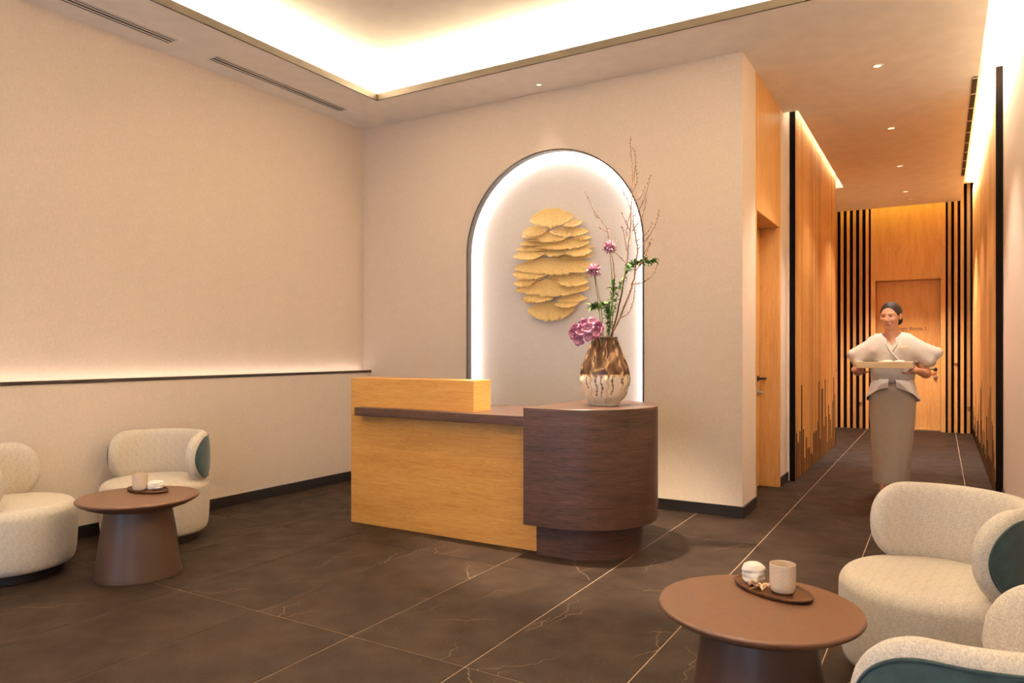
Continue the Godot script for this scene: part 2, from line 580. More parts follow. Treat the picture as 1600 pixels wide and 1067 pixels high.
func room() -> void:
	# floor: stone tiles of 0.6 x 1.2 m on a bed of pale grout
	var fl := setting("floor")
	put("grout_bed", bx(-5.2, -0.2, -13.4, 0.8, -0.0025, ZF + 0.3), M.grout, fl)
	var shapes := {}
	var px := 0.5965
	var pz := 1.204
	for i in range(-7, 4):
		for k in range(-4, 10):
			var x0 := maxf(-1.0 + i * px, XW - 0.02)
			var x1 := minf(-1.0 + (i + 1) * px, XR)
			var z1 := minf(-2.33 - k * pz, ZF)
			var z0 := maxf(-2.33 - (k + 1) * pz, -13.05)
			if z1 < ZB - 0.1: x0 = maxf(x0, -1.6)
			if x1 - x0 < 0.03 or z1 - z0 < 0.03: continue
			var key := "%d_%.3f_%.3f" % [rng.randi() % 9, x1 - x0, z1 - z0]
			if not shapes.has(key):
				shapes[key] = tile_mesh(x1 - x0 - 0.005, z1 - z0 - 0.005)
			var o := put("tile", shapes[key], M.stone, fl)
			o.position = Vector3((x0 + x1) / 2, 0, (z0 + z1) / 2)
			if rng.randf() < 0.5: o.rotation.y = PI
	# left wall: a lining up to the ledge, the wall proper set back above it
	var wl := setting("wall_left")
	put("upper_wall", bx(XL - 0.2, 0, ZB - 0.3, XL, LID, ZF + 0.2), M.paper, wl)
	put("lining", bx(XL, 0, ZB, XW, 1.024, ZF), M.paper, wl)
	var tr := put("trim_1", bx(XW - 0.012, 1.022, ZB, XW + 0.008, 1.045, ZF, 0.003), M.rail); tr.set_meta("kind", "structure")
	var led := put("ledge_light", bx(XL + 0.035, 1.024, ZB + 0.03, XL + 0.065, 1.034, ZF - 0.03), glow(NEUTRAL, 1.0)); tag(led, "slim light strip lying on the ledge along the left wall", "light strip")
	var bl := put("baseboard_left", bx(XW, 0, ZB, XW + 0.012, 0.085, ZF, 0.002), M.black); bl.set_meta("kind", "structure")
	# right wall and the entrance wall behind the camera
	var wr := setting("wall_right")
	put("plain_wall", bx(XR, 0, -13.4, XR + 0.2, LID, ZF + 0.2), M.paper, wr)
	var br := put("baseboard_right", bx(XR - 0.012, 0, -7.28, XR, 0.085, ZF, 0.002), M.black); br.set_meta("kind", "structure")
	var wf := setting("wall_front")
	var holes := [[-4.6, -3.0], [-1.5, 0.1]]
	var x := XL
	for hpair in holes + [[XR, XR]]:
		put("pier", bx(x, 0, ZF, hpair[0], LID, ZF + 0.2), M.paper, wf)
		if hpair[1] > hpair[0]:
			put("lintel", bx(hpair[0], 2.5, ZF, hpair[1], LID, ZF + 0.2), M.paper, wf)
			var w := setting("window_1" if hpair[0] < -4 else "window_2")
			put("pane", bx(hpair[0] + 0.04, 0.04, ZF + 0.09, hpair[1] - 0.04, 2.46, ZF + 0.10), M.glass, w)
			for s in [[hpair[0], 0.0, hpair[0] + 0.04, 2.5], [hpair[1] - 0.04, 0.0, hpair[1], 2.5]]:
				put("stile", bx(s[0], s[1], ZF + 0.06, s[2], s[3], ZF + 0.13), M.frame, w)
			for yy in [0.0, 2.46]:
				put("rail", bx(hpair[0] + 0.04, yy, ZF + 0.06, hpair[1] - 0.04, yy + 0.04, ZF + 0.13), M.frame, w)
		x = hpair[1]
	# ceiling: soffit panels round the tray, the tray itself and the lid over the slots
	var ce := setting("ceiling")
	var t := 0.04
	put("soffit", bx(XL, CEIL, ZB, TX0, CEIL + t, ZF), M.ceiling, ce)
	put("soffit", bx(TX0, CEIL, ZB, 0.262, CEIL + t, TZ0), M.ceiling, ce)
	put("soffit", bx(TX1, CEIL, TZ0, 0.262, CEIL + t, ZF), M.ceiling, ce)
	put("soffit", bx(TX0, CEIL, TZ1, TX1, CEIL + t, ZF), M.ceiling, ce)
	put("soffit", bx(-1.127, CEIL, -12.48, 0.262, CEIL + t, ZB), M.ceiling, ce)
	put("soffit", bx(-1.7, CEIL, -7.05, -1.127, CEIL + t, ZB), M.ceiling, ce)
	put("soffit", bx(-1.7, CEIL, -12.48, -1.127, CEIL + t, -10.67), M.ceiling, ce)
	put("lid", bx(-5.2, LID, -13.5, 0.8, LID + 0.15, ZF + 0.3), M.void, ce)
	put("slot_lid", bx(0.262, LID - 0.06, -12.48, XR, LID, ZF), M.ceiling, ce)
	put("slot_lid", bx(-1.257, LID - 0.06, -10.67, -1.127, LID, -7.05), M.ceiling, ce)
	put("slot_fascia", bx(0.242, CEIL + t, -12.48, 0.262, LID, ZF), M.ceiling, ce)
	put("slot_fascia", bx(-1.127, CEIL + t, -10.67, -1.107, LID, -7.05), M.ceiling, ce)
	put("slot_end", bx(-1.7, CEIL + t, -7.05, -1.127, LID, -7.03), M.ceiling, ce)
	put("slot_end", bx(-1.7, CEIL + t, -10.69, -1.127, LID, -10.67), M.ceiling, ce)
	put("slot_fascia", bx(-1.7, CEIL + t, -12.48, 0.242, LID, -12.46), M.ceiling, ce)
	var o := 0.16
	put("tray_top", bx(TX0 - o - 0.05, 3.66, TZ0 - o - 0.05, TX1 + o + 0.05, 3.70, TZ1 + o + 0.05), M.tray_white, ce)
	put("tray_side", bx(TX0 - o - 0.02, CEIL + t, TZ0 - o, TX0 - o, 3.66, TZ1 + o), M.tray_white, ce)
	put("tray_side", bx(TX1 + o, CEIL + t, TZ0 - o, TX1 + o + 0.02, 3.66, TZ1 + o), M.tray_white, ce)
	put("tray_side", bx(TX0 - o, CEIL + t, TZ0 - o - 0.02, TX1 + o, 3.66, TZ0 - o), M.tray_white, ce)
	put("tray_side", bx(TX0 - o, CEIL + t, TZ1 + o, TX1 + o, 3.66, TZ1 + o + 0.02), M.tray_white, ce)
	# bronze lip round the opening
	var lip := setting("trim_2")
	var e := 0.004
	put("lip", bx(TX0 - 0.008, CEIL - e, TZ0 - 0.008, TX0 + 0.006, 3.497, TZ1 + 0.008), M.bronze, lip)
	put("lip", bx(TX1 - 0.006, CEIL - e, TZ0 - 0.008, TX1 + 0.008, 3.497, TZ1 + 0.008), M.bronze, lip)
	put("lip", bx(TX0 + 0.006, CEIL - e, TZ0 - 0.008, TX1 - 0.006, 3.497, TZ0 + 0.006), M.bronze, lip)
	put("lip", bx(TX0 + 0.006, CEIL - e, TZ1 - 0.006, TX1 - 0.006, 3.497, TZ1 + 0.008), M.bronze, lip)
	# the light fittings lying behind the lip
	var g := glow(WARM, 3.0)
	for s in [[TX0 - 0.085, TZ0, TX0 - 0.055, TZ1, "left wall"], [TX1 + 0.055, TZ0, TX1 + 0.085, TZ1, "right wall"], [TX0, TZ0 - 0.085, TX1, TZ0 - 0.055, "arch wall"], [TX0, TZ1 + 0.055, TX1, TZ1 + 0.085, "entrance wall"]]:
		tag(put("cove_light", bx(s[0], CEIL + t, s[1], s[2], 3.498, s[3]), g), "light strip behind the bronze lip of the ceiling tray, %s side" % s[4], "light strip", "strips in the ceiling tray")
	var ga := glow(AMBER, 3.0)
	tag(put("slot_light", bx(-1.129, 3.54, -10.66, -1.137, 3.58, -7.06), ga), "light strip in the ceiling slot above the slats beside the side door", "light strip")
	tag(put("slot_light", bx(0.264, 3.54, -12.3, 0.268, 3.58, 1.5), ga), "light strip in the long ceiling slot along the right wall", "light strip")
	tag(put("slot_light", bx(-1.45, 3.54, -12.482, 0.25, 3.58, -12.49), glow(GOLDEN, 3.0)), "light strip in the ceiling slot above the therapy room door", "light strip")

func tile_mesh(w: float, d: float) -> ArrayMesh:
	var m := MB.new()
	m.box(Vector3(-w / 2, -0.012, -d / 2), Vector3(w / 2, 0, d / 2), 0.0012)
	var off := Vector2(rng.randf(), rng.randf())
	for i in m.v.size():
		m.uv[i] = Vector2(m.v[i].x / 2.4, m.v[i].z / 2.4) + off
	return m.mesh()

func arch_outline(cx: float, cy: float, r: float, y0: float, seg := 40) -> Array:
	var out := [Vector2(cx - r, y0)]
	for i in seg + 1:
		var a := PI - PI * i / seg
		out.append(Vector2(cx + r * cos(a), cy + r * sin(a)))
	out.append(Vector2(cx + r, y0))
	return out

# a band that follows the arch between two offsets, from z0 (front) to z1 (back)
func arch_band(r0: float, r1: float, z0: float, z1: float, y0: float) -> MB:
	var m := MB.new()
	var a := arch_outline(AX, AY, r0, y0)
	var b := arch_outline(AX, AY, r1, y0)
	var rows := [PackedVector3Array(), PackedVector3Array(), PackedVector3Array(), PackedVector3Array()]
	for i in a.size() - 1:
		var p: Vector2 = a[i]; var q: Vector2 = a[i + 1]; var p2: Vector2 = b[i]; var q2: Vector2 = b[i + 1]
		m.quad(Vector3(p.x, p.y, z1), Vector3(p.x, p.y, z0), Vector3(q.x, q.y, z0), Vector3(q.x, q.y, z1))       # inside face
		m.quad(Vector3(p2.x, p2.y, z0), Vector3(p2.x, p2.y, z1), Vector3(q2.x, q2.y, z1), Vector3(q2.x, q2.y, z0))
		m.quad(Vector3(p.x, p.y, z0), Vector3(p2.x, p2.y, z0), Vector3(q2.x, q2.y, z0), Vector3(q.x, q.y, z0))
		m.quad(Vector3(p2.x, p2.y, z1), Vector3(p.x, p.y, z1), Vector3(q.x, q.y, z1), Vector3(q2.x, q2.y, z1))
	return m

const AX := -2.865
const AY := 2.10
const AR := 0.835
const NZ := -5.545               # back of the niche

func niche() -> void:
	var wb := setting("wall_back")
	# wall built round the arch: two piers and a head cut to the curve
	var m := MB.new()
	var y0 := 0.0
	var outer := AR + 0.012
	m.box(Vector3(XL, 0, ZB - 0.3), Vector3(AX - outer, LID, ZB))
	m.box(Vector3(AX + outer, 0, ZB - 0.3), Vector3(XC, LID, ZB))
	m.box(Vector3(AX - outer, 0, ZB - 0.3), Vector3(AX + outer, LID, NZ - 0.001))
	var a := arch_outline(AX, AY, outer, AY)
	for i in range(1, a.size() - 2):
		var p: Vector2 = a[i]; var q: Vector2 = a[i + 1]
		m.quad(Vector3(p.x, p.y, ZB), Vector3(q.x, q.y, ZB), Vector3(q.x, LID, ZB), Vector3(p.x, LID, ZB))
		m.quad(Vector3(p.x, p.y, NZ), Vector3(p.x, p.y, ZB), Vector3(q.x, q.y, ZB), Vector3(q.x, q.y, NZ))
	put("paper_wall", m, M.paper, wb)
	# pale panel at the back of the niche
	var pm := MB.new()
	var poly := PackedVector2Array(arch_outline(AX, AY, outer, y0))
	var tri := Geometry2D.triangulate_polygon(poly)
	for k in range(0, tri.size(), 3):
		var p := poly[tri[k]]; var q := poly[tri[k + 1]]; var r := poly[tri[k + 2]]
		if (q - p).cross(r - p) < 0:
			var s := q; q = r; r = s
		pm.tri(Vector3(p.x, p.y, NZ), Vector3(q.x, q.y, NZ), Vector3(r.x, r.y, NZ))
	put("niche_panel", pm, M.niche, wb)
	var fr := put("trim_3", arch_band(AR, AR + 0.012, ZB + 0.006, ZB - 0.062, 0.0), M.frame); fr.set_meta("kind", "structure")
	var led := put("arch_light", arch_band(AR + 0.001, AR + 0.0095, ZB - 0.066, ZB - 0.088, 0.02), glow(Color(1.0, 0.95, 0.92), 4.0))
	tag(led, "white light strip hidden inside the edge of the arch niche", "light strip")
	var a2 := arch_outline(AX, AY, AR - 0.002, 0.05, 14)
	for i in a2.size() - 1:
		var p: Vector2 = a2[i]; var q: Vector2 = a2[i + 1]
		var mid := (p + q) / 2
		var inward := Vector2(AX, AY) - mid if i > 0 and i < a2.size() - 2 else Vector2(AX - mid.x, 0)
		var f := Vector3(inward.x, inward.y, 0).normalized() + Vector3(0, 0, -0.5)
		strip_light(Vector3(mid.x, mid.y, ZB - 0.077), f, Vector3(q.x - p.x, q.y - p.y, 0), (q - p).length(), 0.02, Color(1.0, 0.95, 0.92), 0.17 * (q - p).length(), "arch_strip_light")
	put("baseboard_back", bx(AX + outer + 0.0, 0, ZB, XC + 0.012, 0.085, ZB + 0.012, 0.002), M.black).set_meta("kind", "structure")
	put("baseboard_back", bx(XW + 0.012, 0, ZB, AX - outer, 0.085, ZB + 0.012, 0.002), M.black).set_meta("kind", "structure")

func slat_panel(label: String, at_x: float, dir: float, z0: float, z1: float, top: float, edge_z: float) -> void:
	# upright oak slats on a dark board; between them recessed slats that stop short of the floor
	var t := thing("slat_panel", label, "slat panel", Vector3(at_x, 0, (z0 + z1) / 2), 0.0, "slatted corridor walls")
	var half := absf(z1 - z0) / 2
	put("backing", bx(0, 0, -half, dir * 0.012, top, half), M.backing, t)
	put("end_board", bx(0, 0, half, dir * 0.05, top, half + 0.014), M.backing, t)
	var count := int(round(half * 2 / 0.1))
	var tall := bx(0, 0.0, -0.024, dir * 0.034, top, 0.024, 0.003)
	tall = bx(dir * 0.012, 0.0, -0.024, dir * 0.046, top, 0.024, 0.002)
	var full: ArrayMesh = tall.mesh()
	var infill := []; var foot := []
	for k in 12:
		var b := 0.07 + 0.075 * k + (0.05 if k % 3 == 0 else 0.0)
		infill.append(bx(dir * 0.012, b, -0.0245, dir * 0.0415, top, 0.0245, 0.001).mesh())
		foot.append(bx(dir * 0.012, 0.0, -0.0245, dir * 0.0475, b - 0.001, 0.0245, 0.001).mesh())
	for i in count:
		var z := half - 0.03 - i * 0.1
		var o := put("slat", full, M.oak_slats[rng.randi() % 3], t); o.position.z = z
		var k := mini(int(absf(rng.randfn(0.0, 5.2))), 11)
		var f := put("slat", infill[k], M.oak_slats[rng.randi() % 3], t); f.position.z = z - 0.05
		var g := put("dark_foot", foot[k], M.backing, t); g.position.z = z - 0.05

func corridor() -> void:
	var wc := setting("wall_corridor")
	put("return", bx(-1.75, 0, -5.885, XC, LID, ZB - 0.3), M.paper, wc)
	put("return", bx(-1.75, 0, -7.25, XC, LID, -6.90), M.paper, wc)
	put("return", bx(-1.75, 0, -10.33, XC + 0.02, LID, -7.25), M.paper, wc)
	put("return", bx(-1.75, 0, -13.4, -1.62, LID, -10.33), M.paper, wc)
	put("behind_door", bx(-1.75, 0, -6.90, -1.50, LID, -5.885), M.void, wc)
	for s in [[-5.885, ZB], [-7.25, -6.905]]:
		put("baseboard_corridor", bx(XC, 0, s[0], XC + 0.012, 0.085, s[1] + (0.012 if s[1] == ZB else 0.0), 0.002), M.black).set_meta("kind", "structure")
	# side door in a deep oak lining, oak panel above up to the ceiling
	var d1 := setting("door_1", Vector3(XC, 0, -6.39))
	put("over_panel", bx(-0.24, 2.35, -0.505, 0.004, CEIL, 0.505, 0.003), M.oak_up, d1)
	put("jamb", bx(-0.24, 0, -0.505, 0.004, 2.35, -0.455, 0.003), M.oak_up, d1)
	put("jamb", bx(-0.24, 0, 0.47, 0.004, 2.35, 0.505, 0.003), M.oak_up, d1)
	var leaf := put("leaf", bx(-0.22, 0.008, -0.452, -0.165, 2.345, 0.467, 0.003), M.oak_up, d1)
	handle(leaf, Vector3(-0.165, 0.985, -0.33), Vector3.RIGHT, Vector3.FORWARD)
	# slatted walls
	slat_panel("oak slat wall beside the side door, slats ending at uneven heights", -1.235, 1.0, -10.33, -7.265, 3.68, 0)
	slat_panel("oak slat wall standing against the long plain wall opposite the side door", XR - 0.002, -1.0, -12.55, -7.30, 3.62, 0)
	# end wall with the therapy room door between slats
	var we := setting("wall_end")
	put("backing", bx(-1.75, 0, -13.4, XR, LID, -13.15), M.paper, we)
	put("dark_board", bx(-1.62, 0, -13.15, -0.955, LID, ZE), M.backing, we)
	put("dark_board", bx(0.065, 0, -13.15, XR, LID, ZE), M.backing, we)
	put("over_panel", bx(-0.955, 2.345, -13.15, 0.065, LID, ZE + 0.03, 0.003), M.oak_up, we)
	for r in [[-1.60, -0.96, 7], [0.075, 0.40, 4]]:
		var n: int = r[2]
		for i in n:
			var x: float = lerpf(r[0], r[1], (i + 0.5) / n)
			var w := 0.0215
			var cut: float = [0.0, 0.95, 0.0, 1.18, 0.0, 0.42, 0.0][i % 7] if r[0] < -1 else [0.0, 1.05, 0.0, 0.4][i]
			var mm: Material = M.oak_slats[rng.randi() % 3]
			put("slat", bx(x - w, cut, ZE, x + w, LID, ZE + 0.05, 0.002), mm, we)
			if cut > 0.0:
				put("slat", bx(x - w, 0, ZE, x + w, cut, ZE + 0.018, 0.002), mm, we)
	var d2 := setting("door_2", Vector3(-0.445, 0, ZE))
	put("jamb", bx(-0.51, 0, -0.30, -0.445, 2.345, 0.03, 0.003), M.oak_up, d2)
	put("jamb", bx(0.445, 0, -0.30, 0.51, 2.345, 0.03, 0.003), M.oak_up, d2)
	var lf := put("leaf", bx(-0.443, 0.008, -0.22, 0.443, 2.34, -0.165, 0.003), M.oak_up, d2)
	handle(lf, Vector3(0.375, 0.955, -0.165), Vector3.BACK, Vector3.LEFT)
	var word := TextMesh.new()
	var font := SystemFont.new(); font.font_names = PackedStringArray(["Droid Serif"])
	word.font = font
	word.text = "Therapy Room 1"
	word.font_size = 16
	word.pixel_size = 0.0042
	word.depth = 0.003
	word.curve_step = 1.0
	var wd := put("lettering", word, M.rail, lf)
	wd.position = Vector3(0.0, 1.585, -0.164)
	put("kick_strip", bx(-0.443, 0.0, -0.165, 0.443, 0.006, -0.10), M.steel, d2)

# lever handle with a round rose and the lock below it; out points away from the leaf, along is where the lever points
func handle(leaf: Node3D, at: Vector3, out: Vector3, along: Vector3) -> void:
	var m := MB.new()
	m.tube([at, at + out * 0.012], [0.026, 0.026], 16)
	m.tube([at + out * 0.01, at + out * 0.055], [0.010, 0.010], 10)
	m.tube([at + out * 0.05, at + out * 0.052 + along * 0.03, at + out * 0.05 + along * 0.125], [0.011, 0.010, 0.009], 10)
	put("handle", m, M.black, leaf)
	var k := MB.new()
	var b := at + Vector3.DOWN * 0.125
	k.tube([b, b + out * 0.014, b + out * 0.02], [0.030, 0.030, 0.024], 18)
	k.tube([b + out * 0.018, b + out * 0.045], [0.012, 0.010], 10)
	put("lock", k, M.steel, leaf)

func ceiling_fittings() -> void:
	# line diffusers in the soffit along the left wall
	for s in [[-3.20, -1.2], [-4.91, -3.52]]:
		var z0: float = s[0]; var z1: float = s[1]
		var t := thing("air_vent", "three-slot line diffuser in the ceiling beside the left wall, %s" % ("nearer the entrance" if z1 > -2 else "nearer the arch wall"), "air vent", Vector3(-4.72, CEIL, (z0 + z1) / 2), 0.0, "ceiling line diffusers")
		var h := (z1 - z0) / 2
		put("backing", bx(-0.055, -0.0015, -h, 0.055, 0.0, h), M.black, t)
		for x in [-0.055, -0.0255, 0.0135, 0.043]:
			put("bar", bx(x, -0.0035, -h, x + 0.012, -0.0015, h), M.ceiling, t)
		for e in [-1.0, 1.0]:
			put("bar", bx(-0.055, -0.0035, e * h - 0.006, 0.055, -0.0015, e * h + 0.006), M.ceiling, t)
	# dark line diffuser in the edge of the slot on the right
	var q := thing("slot_diffuser", "dark slot diffuser with pale clips at the ceiling edge along the slat wall", "air vent", Vector3(0.24, CEIL, -8.8))
	put("body", bx(-0.018, -0.006, -1.9, 0.018, 0.0, 1.9), M.black, q)
	for i in 10:
		put("clip", bx(-0.02, -0.009, -1.9 + i * 0.42 - 0.012, 0.024, -0.005, -1.9 + i * 0.42 + 0.012), M.white, q)
	# downlights
	var g := glow(Color(1.0, 0.86, 0.70), 2.0)
	var where := ["above the arch wall", "over the mouth of the corridor", "over the walking woman", "over the middle of the corridor slats", "near the therapy room door"]
	var k := 0
	for p in FILL_SPOTS + [Vector3(-2.0, 3.66, -3.82)]:  # added fill lamps first, then the spot for the vase
		var w: String = "aimed at the vase" if p.z < -3 else "added for fill light over the %s" % ("reception desk" if p.z < -2 and p.x < -2 else "floor before the desk" if p.x < -2 else "round table with the peach flower" if p.z < -2 else "floor near the entrance")
		var t := thing("tray_fill_and_vase_light", "small recessed downlight in the tray ceiling %s" % w, "downlight", p, 0.0, "downlights in the ceiling tray")
		var m := MB.new()
		m.lathe([Vector2(0.03, 0.0), Vector2(0.031, -0.005), Vector2(0.042, -0.006), Vector2(0.042, -0.006), Vector2(0.044, 0.0)], 24)
		put("ring", m, M.white, t)
		var b := MB.new()
		b.lathe([Vector2(0.0005, -0.004), Vector2(0.015, -0.0035), Vector2(0.03, -0.001)], 20)
		put("bulb_lens", b, g, t)
	for p in [Vector3(-2.865, CEIL, -5.261), Vector3(-0.42, CEIL, -6.254), Vector3(-0.42, CEIL, -8.07), Vector3(-0.42, CEIL, -9.766), Vector3(-0.42, CEIL, -11.37)]:
		var t := thing("downlight", "small round recessed downlight %s" % where[k], "downlight", p, 0.0, "recessed downlights")
		var r := 0.030 if k == 0 else 0.042
		var m := MB.new()
		m.lathe([Vector2(r * 0.70, 0.0), Vector2(r * 0.72, -0.004), Vector2(r * 0.74, -0.006), Vector2(r, -0.006), Vector2(r, -0.006), Vector2(r + 0.002, 0.0)], 28)
		put("ring", m, M.white, t)
		var b := MB.new()
		b.lathe([Vector2(0.0005, -0.0045), Vector2(r * 0.35, -0.004), Vector2(r * 0.70, -0.001)], 20)
		put("bulb_lens", b, g, t)
		k += 1
	var sd := thing("smoke_detector", "tiny white detector in the corridor ceiling before the therapy room door", "detector", Vector3(-0.40, CEIL, -11.96))
	var dm := MB.new()
	dm.lathe([Vector2(0.0005, -0.022), Vector2(0.03, -0.022), Vector2(0.042, -0.012), Vector2(0.048, 0.0)], 24)
	put("body", dm, M.white, sd)


# ---------------------------------------------------------------- furniture
func soft_materials() -> void:
	var speck := tex(ramp_image(256, noise(61, 0.11, 3, FastNoiseLite.TYPE_VALUE), grad([[0.0, rgb8(168, 154, 138)], [0.35, rgb8(200, 187, 169)], [0.6, rgb8(214, 202, 185)], [1.0, rgb8(230, 219, 203)]]), noise(62, 0.4, 2, FastNoiseLite.TYPE_VALUE), 0.9))
	M.boucle = relief(triplanar(mat(Color(1, 1, 1), 0.95), speck, Vector3(15, 15, 15), false), speck, 0.08)
	M.boucle.rim_enabled = true; M.boucle.rim = 0.25; M.boucle.rim_tint = 0.6
	var pile := tex(ramp_image(256, noise(63, 0.02, 4), grad([[0.0, rgb8(24, 44, 48)], [0.5, rgb8(32, 57, 60)], [1.0, rgb8(44, 73, 74)]]), noise(64, 0.3, 2), 0.5))
	M.velvet = triplanar(mat(Color(1, 1, 1), 0.8), pile, Vector3(2.4, 2.4, 2.4), false)
	M.velvet.rim_enabled = true; M.velvet.rim = 0.5; M.velvet.rim_tint = 0.7
	M.table_top = triplanar(mat(rgb8(112, 78, 58), 0.38), tex(ramp_image(256, noise(65, 0.05, 4), grad([[0.0, Color(0.93, 0.93, 0.93)], [1.0, Color.WHITE]]))), Vector3(2, 2, 2), false)
	M.table_leg = mat(rgb8(80, 60, 49), 0.38, 0.25)
	M.tray = triplanar(mat(rgb8(112, 70, 40), 0.35), tex(ramp_image(256, noise(66, 0.05, 4), grad([[0.0, Color(0.6, 0.55, 0.5)], [1.0, Color.WHITE]]))), Vector3(4, 4, 24), false)
	M.clay = triplanar(mat(rgb8(226, 202, 174), 0.7), tex(ramp_image(256, noise(67, 0.08, 4), grad([[0.0, Color(0.84, 0.82, 0.80)], [0.5, Color(0.97, 0.97, 0.97)], [1.0, Color.WHITE]]))), Vector3(9, 9, 9), false)
	M.towel = mat(rgb8(240, 230, 214), 0.95)
	M.petal = mat(rgb8(236, 200, 160), 0.8)
	M.petal.backlight_enabled = true; M.petal.backlight = Color(0.3, 0.2, 0.1)

const RC := 0.312
const BY := 0.552

func back_half(s: float, b0: float, s0: float) -> float:
	var e := maxf(0.0, (absf(s) - s0) / (1.0 - s0))
	return b0 * sqrt(maxf(0.0, 1.0 - e * e))

func back_thick(s: float) -> float:
	var e := maxf(0.0, (absf(s) - 0.70) / 0.30)
	return 0.049 * sqrt(maxf(0.0, 1.0 - pow(e, 5.0)))

func back_point(s: float, r: float, y: float) -> Vector3:
	var a := s * 1.82
	return Vector3(sin(a) * r, y, -cos(a) * r)

func make_chair() -> Node3D:
	var t := thing("lounge_chair", "chair", "chair", Vector3.ZERO, 0.0, "round swivel lounge chairs")
	var m := MB.new()
	m.lathe([Vector2(0.0005, 0.0), Vector2(0.285, 0.0), Vector2(0.285, 0.0), Vector2(0.29, 0.004), Vector2(0.29, 0.06)], 56)
	put("plinth", m, M.black, t)
	m = MB.new()
	var prof := [Vector2(0.20, 0.048), Vector2(0.30, 0.050), Vector2(0.325, 0.056), Vector2(0.342, 0.070), Vector2(0.350, 0.092), Vector2(0.3555, 0.13), Vector2(0.360, 0.20), Vector2(0.361, 0.27), Vector2(0.3605, 0.33)]
	for i in 9:
		var a := PI / 2 * (i + 1) / 9.0
		prof.append(Vector2(0.2955 + 0.065 * cos(a), 0.345 + 0.065 * sin(a)))
	prof.append_array([Vector2(0.25, 0.416), Vector2(0.16, 0.424), Vector2(0.08, 0.427), Vector2(0.0005, 0.428)])
	m.lathe(prof, 72)
	put("seat", m, M.boucle, t)
	# backrest: a padded band bent round the seat, rounded at both ends
	m = MB.new()
	var rows := []
	var ns := 64
	for i in ns + 1:
		var s := -cos(PI * i / ns)
		s = lerpf(s, -1.0 + 2.0 * i / ns, 0.55)
		s = clampf(s, -0.9995, 0.9995)
		var b := back_half(s, 0.168, 0.72)
		var th := back_thick(s)
		var row := PackedVector3Array()
		for j in 28:
			var q := TAU * j / 28
			var cx := signf(cos(q)) * pow(absf(cos(q)), 0.74)
			var cy := signf(sin(q)) * pow(absf(sin(q)), 0.74)
			row.append(back_point(s, RC + th * cx, BY + b * cy))
		rows.append(row)
	for e in [-1.0, 1.0]:                         # close the two ends
		var cap := PackedVector3Array()
		for j in 28: cap.append(back_point(e * 0.9998, RC, BY))
		if e < 0: rows.insert(0, cap)
		else: rows.append(cap)
	m.grid(rows, true)
	var bk := put("backrest", m, M.boucle, t)
	# velvet panel let into the outside, edged with piping
	m = MB.new()
	rows = []
	var rim_top := []; var rim_low := []
	for i in 65:
		var s := 0.94 * sin(lerpf(-PI / 2, PI / 2, i / 64.0))
		var hb := back_half(s / 0.94, 0.138, 0.74)
		hb = maxf(hb, 0.002)
		var row := PackedVector3Array()
		for j in 9:
			var y := lerpf(-hb, hb, j / 8.0)
			row.append(panel_point(s, y, 0.004))
		rows.append(row)
		rim_low.append(panel_point(s, -hb, 0.004)); rim_top.append(panel_point(s, hb, 0.004))
	m.grid(rows, false)
	for k in range(0, m.idx.size(), 3):      # make the panel face outwards
		var p := m.v[m.idx[k]]
		var f := (m.v[m.idx[k + 2]] - p).cross(m.v[m.idx[k + 1]] - p)
		if f.dot(Vector3(p.x, 0, p.z)) < 0:
			var s2 := m.idx[k + 1]; m.idx[k + 1] = m.idx[k + 2]; m.idx[k + 2] = s2
	for i in m.n.size():
		if m.n[i].dot(Vector3(m.v[i].x, 0, m.v[i].z)) < 0: m.n[i] = -m.n[i]
	var pn := put("back_panel", m, M.velvet, bk)
	m = MB.new()
	rim_low.reverse()
	var ring := rim_top + rim_low
	ring.append(ring[0])
	var rr := []
	for p in ring: rr.append(0.0042)
	m.tube(ring, rr, 8)
	put("piping", m, M.velvet, bk)
	return t

func panel_point(s: float, y: float, proud: float) -> Vector3:
	var b := back_half(s, 0.168, 0.72)
	var th := back_thick(s)
	var r := RC + th * pow(maxf(0.0, 1.0 - pow(minf(1.0, absf(y) / maxf(b, 0.001)), 2.7)), 0.37) + proud
	return back_point(s, r, BY + y)

func make_table() -> Node3D:
	var t := thing("side_table", "table", "table", Vector3.ZERO, 0.0, "round brown side tables")
	var m := MB.new()
	m.lathe([Vector2(0.0005, 0.0), Vector2(0.232, 0.0), Vector2(0.232, 0.0), Vector2(0.236, 0.004), Vector2(0.229, 0.04), Vector2(0.216, 0.12), Vector2(0.202, 0.22), Vector2(0.188, 0.30), Vector2(0.178, 0.356)], 72)
	put("base", m, M.table_leg, t)
	m = MB.new()
	m.lathe([Vector2(0.0005, 0.352), Vector2(0.19, 0.352), Vector2(0.19, 0.352), Vector2(0.23, 0.358), Vector2(0.282, 0.374), Vector2(0.316, 0.391), Vector2(0.3245, 0.3965), Vector2(0.3285, 0.402), Vector2(0.329, 0.4065), Vector2(0.327, 0.4105), Vector2(0.322, 0.412), Vector2(0.322, 0.412), Vector2(0.0005, 0.412)], 96)
	put("table_top", m, M.table_top, t)
	return t

func oval_tray() -> Node3D:
	var t := thing("oval_tray", "tray", "tray", Vector3.ZERO, 0.0, "oval wooden trays on the side tables")
	var m := MB.new()
	var rows := []
	for q in [[0.86, 0.0], [0.97, 0.003], [1.0, 0.012], [0.985, 0.014], [0.96, 0.012], [0.93, 0.006], [0.88, 0.005], [0.5, 0.005], [0.02, 0.005]]:
		var r := PackedVector3Array()
		for j in 64:
			var a := TAU * j / 64
			r.append(Vector3(0.150 * q[0] * cos(a), q[1], (0.086 - 0.150 * (1 - q[0]) * 0.4) * (q[0] if q[0] < 0.6 else 1.0) * sin(a)))
		rows.append(r)
	m.grid(rows, true)
	put("dish", m, M.tray, t)
	return t

